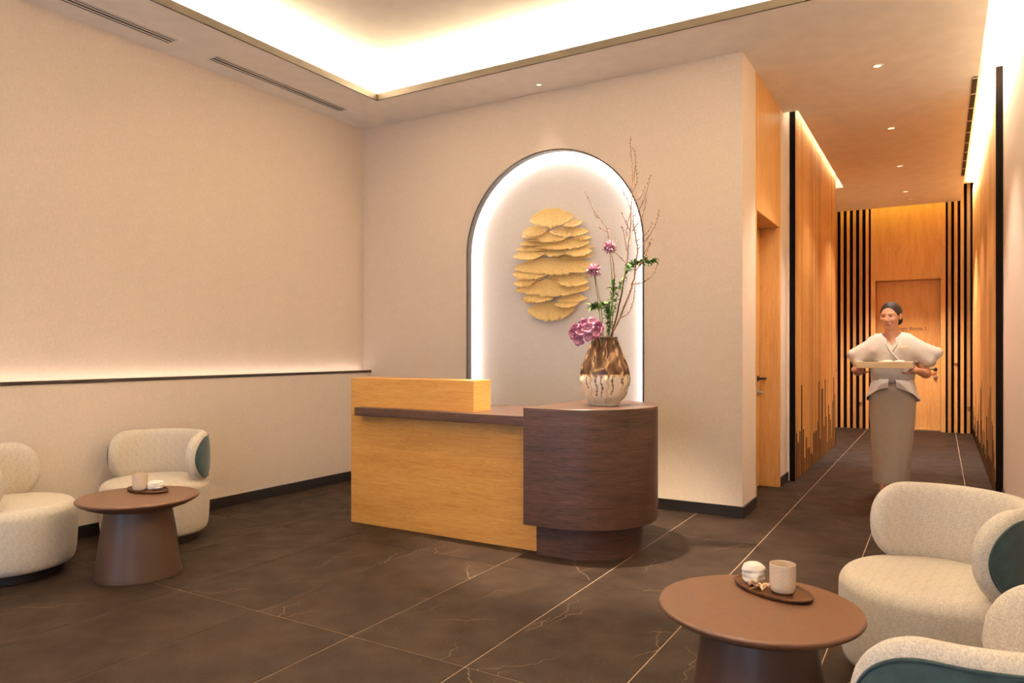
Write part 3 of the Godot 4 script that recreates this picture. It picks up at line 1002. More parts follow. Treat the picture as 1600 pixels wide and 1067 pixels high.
func make_cup() -> Node3D:
	var t := thing("tea_cup", "cup", "cup", Vector3.ZERO, 0.0, "speckled clay cups on the trays")
	var m := MB.new()
	m.lathe([Vector2(0.0005, 0.0), Vector2(0.026, 0.0), Vector2(0.033, 0.003), Vector2(0.038, 0.009), Vector2(0.0405, 0.018), Vector2(0.041, 0.03), Vector2(0.0415, 0.092), Vector2(0.041, 0.094), Vector2(0.0395, 0.0945), Vector2(0.0385, 0.092), Vector2(0.0375, 0.03), Vector2(0.035, 0.014), Vector2(0.026, 0.008), Vector2(0.0005, 0.007)], 48)
	put("body", m, M.clay, t)
	return t

# rolled damp towel: a lumpy coil whose loose end folds over
func make_towel(tall: float, wide: float, lean: float, seed_: int) -> MB:
	var m := MB.new()
	var f := noise(seed_, 9.0, 3)
	var rows := []
	for i in 22:
		var t := i / 21.0
		var row := PackedVector3Array()
		var prof := wide * pow(maxf(0.0, 1.0 - pow(absf(2.0 * t - 1.0), 4.5)), 0.45)
		for j in 36:
			var a := TAU * j / 36
			var fold := 0.10 * sin(a * 3.0 + t * 7.0) * sin(PI * t) + 0.06 * sin(t * 26.0 + a * 1.0)
			var r := maxf(prof * (1.0 + fold * 0.7 + 0.20 * f.get_noise_3d(cos(a) * 0.1, t * 0.25, sin(a) * 0.1)), 0.0004)
			row.append(Vector3(r * cos(a) + lean * t * tall, t * tall, r * sin(a)))
		rows.append(row)
	m.grid(rows, true)
	return m

func seating() -> void:
	soft_materials()
	var spots := [
		[Vector3(-0.018, 0, -3.12), Vector2(-0.80, 0.60), "cream round lounge chair with its full seat showing, near the corridor mouth"],
		[Vector3(0.032, 0, -1.83), Vector2(-0.90, -0.43), "cream lounge chair showing its dark green velvet back with piping"],
		[Vector3(-4.442, 0, -2.888), Vector2(0.35, 0.94), "cream lounge chair behind the left table, only a sliver of green back showing"],
		[Vector3(-4.445, 0, -2.02), Vector2(0.673, -0.739), "cream lounge chair beside the left table, near arm showing round green panel"],
	]
	var proto := make_chair()
	for i in 4:
		var o: Node3D = proto
		if i:
			o = proto.duplicate(); o.name = numbered("lounge_chair"); add_child(o)
		o.position = spots[i][0]
		o.rotation.y = atan2(spots[i][1].x, spots[i][1].y)
		o.scale = Vector3(0.91, 0.965, 0.91)
		o.set_meta("label", spots[i][2])
	var tb := make_table()
	tb.position = Vector3(-0.495, 0, -2.36); tb.set_meta("label", "round brown side table whose tray carries a peach dried flower")
	var tb2: Node3D = tb.duplicate(); tb2.name = numbered("side_table"); add_child(tb2)
	tb2.position = Vector3(-3.82, 0, -2.383); tb2.set_meta("label", "round brown side table against the left wall seating, cup beside folded towel")
	tb.scale = Vector3(0.94, 1.045, 0.94); tb2.scale = tb.scale
	var y := 0.4311
	var a := oval_tray(); a.position = Vector3(-0.482, y, -2.515); a.rotation.y = -0.55
	a.set_meta("label", "oval dark wooden tray holding cup, towel and peach flower")
	var b: Node3D = a.duplicate(); b.name = numbered("oval_tray"); add_child(b); b.position = Vector3(-3.913, y, -2.495); b.rotation.y = 0.0
	b.set_meta("label", "oval dark wooden tray on the table by the left wall")
	var c := make_cup(); c.position = Vector3(-0.448, y + 0.0055, -2.503); c.set_meta("label", "speckled clay cup standing on the tray beside the peach flower")
	var c2: Node3D = c.duplicate(); c2.name = numbered("tea_cup"); add_child(c2); c2.position = Vector3(-3.935, y + 0.0055, -2.463); c2.set_meta("label", "speckled clay cup on the tray by the left wall")
	var tw := put("rolled_towel", make_towel(0.074, 0.036, 0.06, 3), M.towel); tag(tw, "white rolled towel standing on the tray beside the peach flower", "towel", "rolled towels on the trays")
	tw.position = Vector3(-0.552, y + 0.0055, -2.545); tw.rotation.y = 0.6
	var tm := make_towel(0.052, 0.043, 0.0, 9)
	tw = put("rolled_towel", tm, M.towel); tag(tw, "white folded towel lying on the tray by the left wall", "towel", "rolled towels on the trays")
	tw.position = Vector3(-3.88, y + 0.0055, -2.523)
	# dried flower: crumpled petals and a stalk
	var fl := thing("dried_flower", "crumpled peach dried flower lying between towel and cup on the tray", "flower", Vector3(-0.520, y + 0.006, -2.492))
	var r := RandomNumberGenerator.new(); r.seed = 8
	for k in 14:
		var m := MB.new()
		var dir := r.randf() * TAU
		var len := r.randf_range(0.014, 0.028)
		var w := r.randf_range(0.007, 0.012)
		var rows := []
		for i in 6:
			var t := i / 5.0
			var row := PackedVector3Array()
			for j in 5:
				var q := (j - 2) / 2.0
				row.append(Vector3(q * w * sin(PI * (0.12 + 0.8 * t)), 0.004 + 0.010 * sin(t * 3.0 + k) * t + 0.006 * q * q + r.randf_range(0, 0.002) + 0.004, t * len))
			rows.append(row)
		m.grid(rows, false)
		var o := put("petal", m, M.petal, fl); o.rotation.y = dir
		o.position = Vector3(r.randf_range(-0.036, 0.036), r.randf_range(0.0, 0.006), r.randf_range(-0.008, 0.010))
	var st := MB.new()
	st.tube([Vector3(-0.01, 0.006, 0.0), Vector3(-0.025, 0.004, 0.02), Vector3(-0.03, 0.003, 0.036)], [0.0018, 0.0016, 0.001], 6)
	put("stalk", st, M.petal, fl)

# ---------------------------------------------------------------- reception desk
const DX := -1.95
const DZ := -4.20

func d_outline(r: float, left: float) -> Array:
	var out := [Vector2(left, DZ - r)]
	for i in 41:
		var a := -PI / 2 + PI * i / 40
		out.append(Vector2(DX + r * cos(a), DZ + r * sin(a)))
	out.append(Vector2(left, DZ + r))
	return out

func desk() -> void:
	var o := Vector3(-2.6, 0, -4.1)
	var t := thing("reception_desk", "oak reception desk with dark walnut shelf and rounded walnut end, before the arch", "desk", o)
	var sh := func(m: MB) -> MB:
		for i in m.v.size(): m.v[i] -= o
		return m
	put("front_panel", sh.call(bx(-3.665, 0.0, -3.935, -2.108, 0.79, -3.893, 0.002)), M.oak_flat, t)
	put("screen_box", sh.call(bx(-3.665, 0.7905, -4.10, -2.60, 1.04, -3.893, 0.002)), M.oak_flat, t)
	put("shelf", sh.call(bx(-3.555, 0.778, -4.55, -2.146, 0.836, -3.808, 0.002)), M.walnut, t)
	put("side_panel", sh.call(bx(-3.665, 0.0, -4.62, -3.625, 0.79, -3.936, 0.002)), M.oak_flat, t)
	var m := MB.new(); m.prism(d_outline(0.455, -2.145), 0.195, 0.872, 0.002)
	put("round_end", sh.call(m), M.walnut, t)
	m = MB.new(); m.prism(d_outline(0.455, -2.145), 0.8725, 0.894, 0.002)
	put("round_top", sh.call(m), M.walnut_top, t)
	m = MB.new(); m.prism(d_outline(0.362, -2.106), 0.0, 0.1948, 0.0)
	put("plinth", sh.call(m), M.walnut, t)

# ---------------------------------------------------------------- gold relief in the niche
func wall_art() -> void:
	var t := thing("wall_relief", "round golden relief of layered cloud-like plates hanging in the arch niche", "wall art", Vector3(-2.84, 1.49, NZ + 0.002))
	var gold := relief(triplanar(mat(rgb8(248, 222, 164), 0.6, 0.05), tex(ramp_image(256, noise(71, 0.06, 4), grad([[0.0, rgb8(206, 178, 130)], [0.5, Color(0.98, 0.95, 0.88)], [1.0, Color.WHITE]]))), Vector3(5, 5, 5), false), tex(ramp_image(256, noise(72, 0.15, 4), grad([[0.0, Color.BLACK], [1.0, Color.WHITE]]))), 0.2)
	var edge := mat(rgb8(240, 222, 180), 0.5, 0.1)
	# left tip, right tip, top, bottom (in a 854 x 1067 sketch of the relief), layer
	var plates := [
		[480, 230, 650, 190, 178, 245, 1], [130, 320, 300, 330, 262, 342, 1], [165, 262, 330, 250, 234, 290, 0], [560, 330, 715, 322, 305, 352, 0], [560, 410, 735, 400, 386, 424, 0],
		[370, 272, 695, 275, 236, 328, 1], [115, 385, 370, 365, 338, 400, 1], [390, 492, 735, 475, 458, 514, 1], [85, 660, 320, 672, 648, 694, 0],
		[200, 362, 570, 300, 280, 372, 2], [80, 432, 430, 402, 384, 446, 1], [250, 415, 715, 362, 335, 434, 2], [270, 435, 560, 440, 424, 490, 2],
		[160, 290, 370, 265, 234, 327, 3], [510, 450, 735, 440, 408, 494, 3], [80, 485, 330, 475, 436, 520, 3], [220, 190, 585, 150, 85, 252, 3],
		[350, 662, 700, 636, 620, 692, 1], [75, 590, 740, 545, 493, 642, 2], [75, 632, 390, 625, 588, 680, 3], [545, 605, 735, 597, 570, 628, 3],
		[430, 850, 680, 835, 795, 872, 1], [145, 842, 300, 850, 815, 877, 1], [90, 765, 708, 750, 676, 820, 2], [450, 690, 708, 700, 654, 742, 3], [90, 708, 270, 690, 674, 744, 3],
		[195, 925, 592, 912, 862, 1024, 2], [165, 825, 430, 828, 788, 872, 3], [425, 885, 625, 878, 856, 914, 3],
	]
	var r := RandomNumberGenerator.new(); r.seed = 12
	for p in plates:
		var k := 5.3375
		var z: float = NZ + 0.010 + 0.017 * p[6]
		var P := func(x: float, y: float) -> Vector3: return on_wall(790 + x / k, 310 + y / k, NZ + 0.03) - Vector3(-2.84, 1.49, NZ + 0.002)
		var top := PackedVector3Array(); var low := PackedVector3Array()
		var n := 44
		var f := noise(r.randi() % 9999, 0.9, 3)
		var front := []
		var back := []
		for i in n + 1:
			var s := i / float(n)
			var x: float = lerpf(p[0], p[2], s)
			var base: float = lerpf(p[1], p[3], s)
			var belly := pow(sin(PI * clampf(s, 0.0, 1.0)), 0.62)
			var scal := 1.0 + 0.16 * f.get_noise_1d(s * 9.0) + 0.24 * f.get_noise_1d(s * 34.0 + 9.0)
			var yt: float = base - (base - p[4]) * belly * (1.0 + 0.20 * f.get_noise_1d(s * 6.0 + 40.0) + 0.10 * f.get_noise_1d(s * 30.0 + 90.0))
			var yb: float = base + (p[5] - base) * belly * scal
			var row := PackedVector3Array(); var row2 := PackedVector3Array()
			for j in 9:
				var q := j / 8.0
				var pt: Vector3 = P.call(x, lerpf(yt, yb, q))
				var dz: float = z - NZ - 0.002 + 0.046 * pow(q, 1.3) * (0.4 + 0.6 * belly) - 0.005 * sin(PI * q)
				row.append(Vector3(pt.x, pt.y, dz))
				row2.append(Vector3(pt.x, pt.y, dz - 0.005))
			front.append(row); back.append(row2)
		# one closed sheet: front, rim, back
		var m := MB.new()
		var rows := []
		for i in n + 1:
			var loop := PackedVector3Array()
			for j in 9: loop.append(front[i][j])
			for j in range(8, -1, -1): loop.append(back[i][j])
			rows.append(loop)
		m.grid(rows, true)
		put("plate", m, gold, t)

func objects() -> void:
	seating()
	desk()
	wall_art()
	vase_and_flowers()
	woman()


# ---------------------------------------------------------------- vase and flowers
const VP := Vector3(-1.806, 0.8942, -4.173)

func vase_radius(y: float) -> float:
	var pts := [[0.0, 0.086], [0.02, 0.094], [0.06, 0.122], [0.12, 0.143], [0.17, 0.1485], [0.22, 0.143], [0.28, 0.122], [0.34, 0.097], [0.385, 0.083], [0.41, 0.079], [0.424, 0.080]]
	for i in pts.size() - 1:
		if y <= pts[i + 1][0]:
			var t: float = (y - pts[i][0]) / (pts[i + 1][0] - pts[i][0])
			var p0: float = pts[maxi(i - 1, 0)][1]; var p3: float = pts[mini(i + 2, pts.size() - 1)][1]
			return cubic_interpolate(pts[i][1], pts[i + 1][1], p0, p3, t)
	return 0.08

func vase_surface(y: float, a: float) -> float:
	# wavy raised ribs run up the body
	var r := vase_radius(y)
	var ribs := 9.0
	var fade := smoothstep(0.0, 0.05, y) * (1.0 - smoothstep(0.36, 0.42, y) * 0.7)
	var w := 0.05 * sin(y * 95.0 + floor(a / TAU * ribs) * 1.9)
	var q := fposmod(a / TAU * ribs + w * 1.1, 1.0) - 0.5
	return r + 0.011 * fade * exp(-q * q / 0.006) + 0.0015 * sin(y * 60.0 + a * 5.0)

func vase_and_flowers() -> void:
	var t := thing("vase", "tall pear-shaped vase, bronze glaze running over cream, standing on the walnut end", "vase", VP)
	var bronze := mat(Color.WHITE, 0.22, 0.55); bronze.vertex_color_use_as_albedo = true
	var cream := mat(Color.WHITE, 0.28, 0.0); cream.vertex_color_use_as_albedo = true
	var seg := 144
	for part in 2:
		var y0 := 0.0 if part == 0 else 0.195
		var y1 := 0.195 if part == 0 else 0.424
		var rows := []; var cols := []
		var n := 56
		for i in n + 1:
			var y := lerpf(y0, y1, i / float(n))
			var row := PackedVector3Array()
			for j in seg:
				var a := TAU * j / seg
				var r := vase_surface(y, a)
				row.append(Vector3(r * cos(a), y, r * sin(a)))
				var q := fposmod(a / TAU * 9.0, 1.0)
				var rib := clampf((r - vase_radius(y)) / 0.008, 0.0, 1.0)
				if part == 1:
					var cc := Color8(104, 78, 58).srgb_to_linear().lerp(Color8(74, 52, 40).srgb_to_linear(), 0.5 + 0.5 * sin(a * 11.0 + 3.0 * sin(y * 14.0)))
					cols.append(cc.lerp(Color8(150, 118, 88).srgb_to_linear(), rib * 0.5))
				else:
					var cc := Color8(226, 212, 192).srgb_to_linear()
					cc = cc.lerp(Color8(206, 172, 112).srgb_to_linear(), rib * 0.6)
					# glaze runs down beside every rib to its own length
					var id := floorf(a / TAU * 27.0)
					var len := 0.04 + 0.10 * absf(sin(id * 12.9))
					var qq := fposmod(a / TAU * 27.0 + 0.15 * sin(y * 70.0), 1.0) - 0.5
					if absf(qq) < 0.13 and y > 0.195 - len and absf(sin(id * 7.7)) > 0.62:
						cc = Color8(86, 58, 40).srgb_to_linear()
					if y > 0.186 + 0.006 * sin(a * 23.0):
						cc = Color8(150, 112, 76).srgb_to_linear()
					cols.append(cc)
			rows.append(row)
		if part == 0:
			var z := PackedVector3Array()
			for j in seg: z.append(Vector3(0, 0.0, 0)); cols.insert(0, Color8(200, 180, 150).srgb_to_linear())
			rows.insert(0, z)
		else:
			for q in [[0.077, 0.427], [0.073, 0.424], [0.076, 0.38], [0.105, 0.30]]:
				var z := PackedVector3Array()
				for j in seg:
					z.append(Vector3(q[0] * cos(TAU * j / seg), q[1], q[0] * sin(TAU * j / seg))); cols.append(Color8(70, 52, 40).srgb_to_linear())
				rows.append(z)
		var m := MB.new()
		m.grid(rows, true, true, cols)
		put("cream_body" if part == 0 else "bronze_glaze", m, cream if part == 0 else bronze, t)
	flowers()

# a twig through pixels [u, v]; depth swings away from the vase by dd at the tip
func path(px: Array, d0: float, dd: float) -> Array:
	var raw := []
	for i in px.size():
		raw.append(spot(px[i][0], px[i][1], d0 + dd * i / maxf(1.0, px.size() - 1)))
	var out := []
	for i in raw.size() - 1:                     # rounded through the points
		for k in 4:
			out.append(raw[i].cubic_interpolate(raw[i + 1], raw[maxi(i - 1, 0)], raw[mini(i + 2, raw.size() - 1)], k / 4.0))
	out.append(raw[-1])
	return out

func twig(m: MB, px: Array, d0: float, dd: float, r0: float, r1: float, buds: MB, r: RandomNumberGenerator) -> Array:
	var p := path(px, d0, dd)
	var rad := []
	for i in p.size():
		p[i] += Vector3(r.randf_range(-1, 1), 0, r.randf_range(-1, 1)) * 0.0018
		rad.append(lerpf(r0, r1, i / float(p.size() - 1)))
	m.tube(p, rad, 6)
	if buds:
		for i in range(2, p.size()):
			if r.randf() < 0.62:
				var dir := Vector3(r.randf_range(-1, 1), r.randf_range(0, 0.8), r.randf_range(-1, 1)).normalized()
				var q: Vector3 = p[i] + dir * 0.003
				var s := r.randf_range(0.0026, 0.0042)
				buds.tube([q, q + dir * s * 1.2, q + dir * s * 2.6], [s * 0.5, s, s * 0.3], 6)
	return p

func leaf(m: MB, at: Vector3, dir: Vector3, len: float, w: float, r: RandomNumberGenerator, bend := 0.28) -> void:
	var side := dir.cross(Vector3(r.randf_range(-0.4, 0.4), 1, r.randf_range(-0.4, 0.4))).normalized()
	var up := side.cross(dir).normalized()
	var rows := []
	for i in 6:
		var t := i / 5.0
		var ww := w * pow(sin(PI * pow(clampf(t, 0.02, 0.99), 0.8)), 0.9)
		var c := at + dir * len * t - up * len * bend * t * t
		rows.append(PackedVector3Array([c - side * ww + up * ww * 0.35, c, c + side * ww + up * ww * 0.35]))
	m.grid(rows, false)

func flowers() -> void:
	var r := RandomNumberGenerator.new(); r.seed = 31
	var bark := triplanar(mat(rgb8(128, 92, 66), 0.8), tex(ramp_image(128, noise(81, 0.1, 3), grad([[0.0, Color(0.7, 0.66, 0.62)], [1.0, Color.WHITE]]))), Vector3(20, 8, 20), false)
	var budm := mat(rgb8(112, 70, 52), 0.7)
	var green := mat(rgb8(120, 132, 66), 0.6)
	var leafm := [mat(rgb8(76, 116, 46), 0.5), mat(rgb8(96, 134, 58), 0.5), mat(rgb8(58, 94, 42), 0.5)]
	for l in leafm:
		l.backlight_enabled = true; l.backlight = Color(0.10, 0.16, 0.04)
	var D := 4.50
	# the tall bare branch and its twigs
	var t := thing("bare_branch", "tall bare branch with tiny brown buds rising highest from the vase", "branch", VP + Vector3(0, 0.25, 0), 0.0, "bare budding branches in the vase")
	var sh := func(m: MB, o: Vector3) -> MB:
		for i in m.v.size(): m.v[i] -= o
		return m
	var o := VP + Vector3(0, 0.25, 0)
	var m := MB.new(); var b := MB.new()
	twig(m, [[948, 560], [957, 520], [967, 478], [974, 442], [977, 424], [980, 405], [982, 379], [985, 357], [986, 329], [987, 306], [989, 286], [992, 265], [993, 245], [990, 232]], D, 0.06, 0.0060, 0.0016, b, r)
	put("stem", sh.call(m, o), bark, t)
	for s in [
		[[989, 284], [988, 262], [986, 240], [985, 226], [985, 212]], [[984, 359], [977, 346], [971, 333]], [[985, 327], [981, 314], [976, 306], [974, 297]], [[979, 392], [975, 366], [970, 352]],
		[[986, 330], [980, 352], [979, 372]], [[978, 412], [967, 400], [957, 390], [950, 378]], [[987, 302], [995, 285], [993, 262]],
	]:
		m = MB.new()
		twig(m, s, D + 0.03, r.randf_range(-0.08, 0.08), 0.0026, 0.0011, b, r)
		put("twig", sh.call(m, o), bark, t)
	put("bud", sh.call(b, o), budm, t).set_meta("kind", "stuff")
	# second branch leaning over to the right
	t = thing("bare_branch", "bare budding branch leaning out over the arch edge with a curved side shoot", "branch", o, 0.0, "bare budding branches in the vase")
	m = MB.new(); b = MB.new()
	twig(m, [[950, 560], [954, 527], [967, 500], [982, 462], [988, 444], [992, 428], [995, 402], [996, 388], [993, 370], [990, 351], [989, 334], [990, 310]], D - 0.03, -0.05, 0.0066, 0.0016, b, r)
	put("stem", sh.call(m, o), bark, t)
	for s in [
		[[996, 390], [1011, 373], [1022, 355], [1027, 342], [1030, 328]], [[995, 376], [1009, 366], [1020, 349]], [[988, 361], [1003, 338], [1008, 321], [1009, 309]], [[991, 338], [1001, 323], [1009, 303], [1016, 275]],
		[[992, 316], [1001, 306], [1008, 290]], [[1005, 400], [1013, 382], [1017, 374]], [[988, 444], [1000, 443], [1009, 439], [1019, 431], [1025, 420], [1029, 406]],
		[[969, 497], [982, 489], [989, 471], [992, 452], [992, 441]], [[993, 424], [1004, 408], [1011, 392], [1016, 380]],
	]:
		m = MB.new()
		twig(m, s, D - 0.06, r.randf_range(-0.10, 0.04), 0.0030, 0.0011, b, r)
		put("twig", sh.call(m, o), bark, t)
	put("bud", sh.call(b, o), budm, t).set_meta("kind", "stuff")
	# thin branch that leans left in front of the relief
	t = thing("bare_branch", "thin bare twig leaning towards the golden relief", "branch", o, 0.0, "bare budding branches in the vase")
	m = MB.new(); b = MB.new()
	twig(m, [[946, 560], [952, 510], [957, 470], [960, 432], [955, 394], [951, 372], [947, 355], [938, 342], [927, 327], [919, 310], [913, 298]], D + 0.02, 0.05, 0.0042, 0.0012, b, r)
	put("stem", sh.call(m, o), bark, t)
	for s in [[[947, 362], [939, 358], [931, 354]], [[951, 373], [953, 363], [953, 357]], [[938, 342], [933, 339], [929, 336]], [[958, 396], [964, 384], [958, 365]]]:
		m = MB.new()
		twig(m, s, D + 0.05, 0.02, 0.0018, 0.0009, b, r)
		put("twig", sh.call(m, o), bark, t)
	put("bud", sh.call(b, o), budm, t).set_meta("kind", "stuff")
	# leafy stems
	for q in [
		["leafy stem arching right with dense small green leaves at its tip", [[948, 560], [953, 520], [960, 480], [970, 446], [980, 424], [992, 413], [1006, 409], [1020, 408]], -0.05, 0.55],
		["short leafy stem with small green leaves standing low in the vase", [[943, 560], [950, 520], [950, 490], [956, 462], [958, 442]], 0.04, 0.0],
		["thin trailing stem of small green leaves reaching left of the flower stalks", [[944, 560], [948, 516], [950, 488], [943, 476], [934, 478], [925, 478]], -0.04, 0.3],
	]:
		t = thing("leafy_stem", q[0], "foliage", o, 0.0, "leafy stems in the vase")
		m = MB.new()
		var p := twig(m, q[1], D, q[2], 0.0028, 0.0010, null, r)
		put("stem", sh.call(m, o), green, t)
		var n := 0
		for i in range(4, p.size()):
			var f := i / float(p.size() - 1)
			if f < 0.25: continue
			var dense := 8 if (f > 0.62 and q[3] > 0.5) else 6
			for k in dense:
				if f < q[3] and r.randf() < 0.5: continue
				var g: Vector3 = (p[mini(i + 1, p.size() - 1)] - p[i - 1]).normalized()
				var dir := (g * 0.5 + Vector3(r.randf_range(-1, 1), r.randf_range(-0.5, 0.9), r.randf_range(-1, 1))).normalized()
				var lm := MB.new()
				leaf(lm, p[i], dir, r.randf_range(0.028, 0.052), r.randf_range(0.006, 0.011), r)
				put("leaf", sh.call(lm, o), leafm[r.randi() % 3], t)
				n += 1
	# scabious: pompom heads of narrow petals on bare stalks
	var pinks := [mat(rgb8(198, 148, 170), 0.7), mat(rgb8(214, 172, 190), 0.7), mat(rgb8(176, 118, 146), 0.7)]
	for pk in pinks:
		pk.backlight_enabled = true; pk.backlight = Color(0.22, 0.10, 0.14)
	for q in [["pale pink pompom flower, the higher of two on a tall stalk", [[953, 560], [956, 520], [957, 470], [956, 425], [952, 388]], -0.04, 0.050], ["pale pink pompom flower, lower and bigger, before the relief's edge", [[942, 560], [943, 527], [939, 480], [933, 448], [928, 424]], -0.09, 0.058]]:
		t = thing("pompom_flower", q[0], "flower", o, 0.0, "pink pompom flowers in the vase")
		m = MB.new()
		var p := twig(m, q[1], D, q[2], 0.0034, 0.0024, null, r)
		if q[3] > 0.055:
			twig(m, [[941, 560], [941, 525], [935, 475], [930, 440], [928, 426]], D - 0.02, q[2] + 0.02, 0.003, 0.0022, null, r)
		put("stalk", sh.call(m, o), green, t)
		var c: Vector3 = p[-1] + Vector3(0, 0.004, 0)
		for k in 3:
			var pm := MB.new()
			for i in 46:
				var y := r.randf_range(-0.85, 1.0)
				var a := r.randf() * TAU
				var h := sqrt(1 - y * y)
				var dir := Vector3(cos(a) * h, y, sin(a) * h)
				leaf(pm, c + dir * 0.008, dir, q[3] * r.randf_range(0.66, 1.0) - 0.006, r.randf_range(0.005, 0.008), r, 0.06)
			put("petals", sh.call(pm, o), pinks[k], t).set_meta("kind", "stuff")
	# cluster of deep pink blooms hanging over the rim
	t = thing("bloom_cluster", "cluster of deep pink blooms hanging over the left rim of the vase", "flower", o)
	var deep := [mat(rgb8(154, 90, 120), 0.65), mat(rgb8(174, 116, 144), 0.65), mat(rgb8(132, 70, 102), 0.65)]
	for pk in deep:
		pk.backlight_enabled = true; pk.backlight = Color(0.16, 0.05, 0.09)
	m = MB.new()
	twig(m, [[940, 556], [938, 531], [930, 522], [914, 516]], D - 0.06, -0.04, 0.0040, 0.003, null, r)
	put("stalk", sh.call(m, o), green, t)
	var heart := mat(rgb8(236, 206, 190), 0.6)
	for q in [[897, 521, 0.0], [905, 531, -0.03], [913, 507, 0.0], [909, 517, -0.05], [921, 524, -0.06], [925, 505, -0.02], [934, 511, -0.04], [931, 519, -0.05], [918, 513, -0.07], [900, 514, 0.03]]:
		var c := spot(q[0], q[1], D - 0.11 + q[2])
		var out := (c - spot(916, 517, D - 0.02)).normalized()
		out = (out + Vector3(r.randf_range(-0.5, 0.5), 0.1, 0.5)).normalized()
		var side := out.cross(Vector3.UP).normalized(); var up := side.cross(out)
		var fm := MB.new()
		for ring in 2:
			for i in 5:
				var a := TAU * (i + 0.5 * ring) / 5 + r.randf_range(-0.15, 0.15)
				var d := (side * cos(a) + up * sin(a) + out * (0.25 + 0.5 * ring)).normalized()
				petal(fm, c, d, out, 0.040 - 0.009 * ring, 0.019, r)
		var bl := put("bloom", sh.call(fm, o), deep[r.randi() % 3], t)
		var hm := MB.new()
		hm.tube([c + out * 0.002, c + out * 0.010, c + out * 0.014], [0.003, 0.0045, 0.002], 8)
		put("heart", sh.call(hm, o), heart, bl)

func petal(m: MB, at: Vector3, dir: Vector3, out: Vector3, len: float, w: float, r: RandomNumberGenerator) -> void:
	var side := dir.cross(out).normalized()
	var rows := []
	for i in 6:
		var t := i / 5.0
		var ww := w * sin(PI * clampf(0.10 + 0.78 * t, 0, 1))
		var c := at + dir * len * t + out * len * (0.30 * t - 0.38 * t * t)
		var row := PackedVector3Array()
		for j in 5:
			var q := (j - 2) / 2.0
			row.append(c + side * ww * q + out * (ww * 0.35 * q * q + r.randf_range(-0.0016, 0.0016) * t))
		rows.append(row)
	m.grid(rows, false)


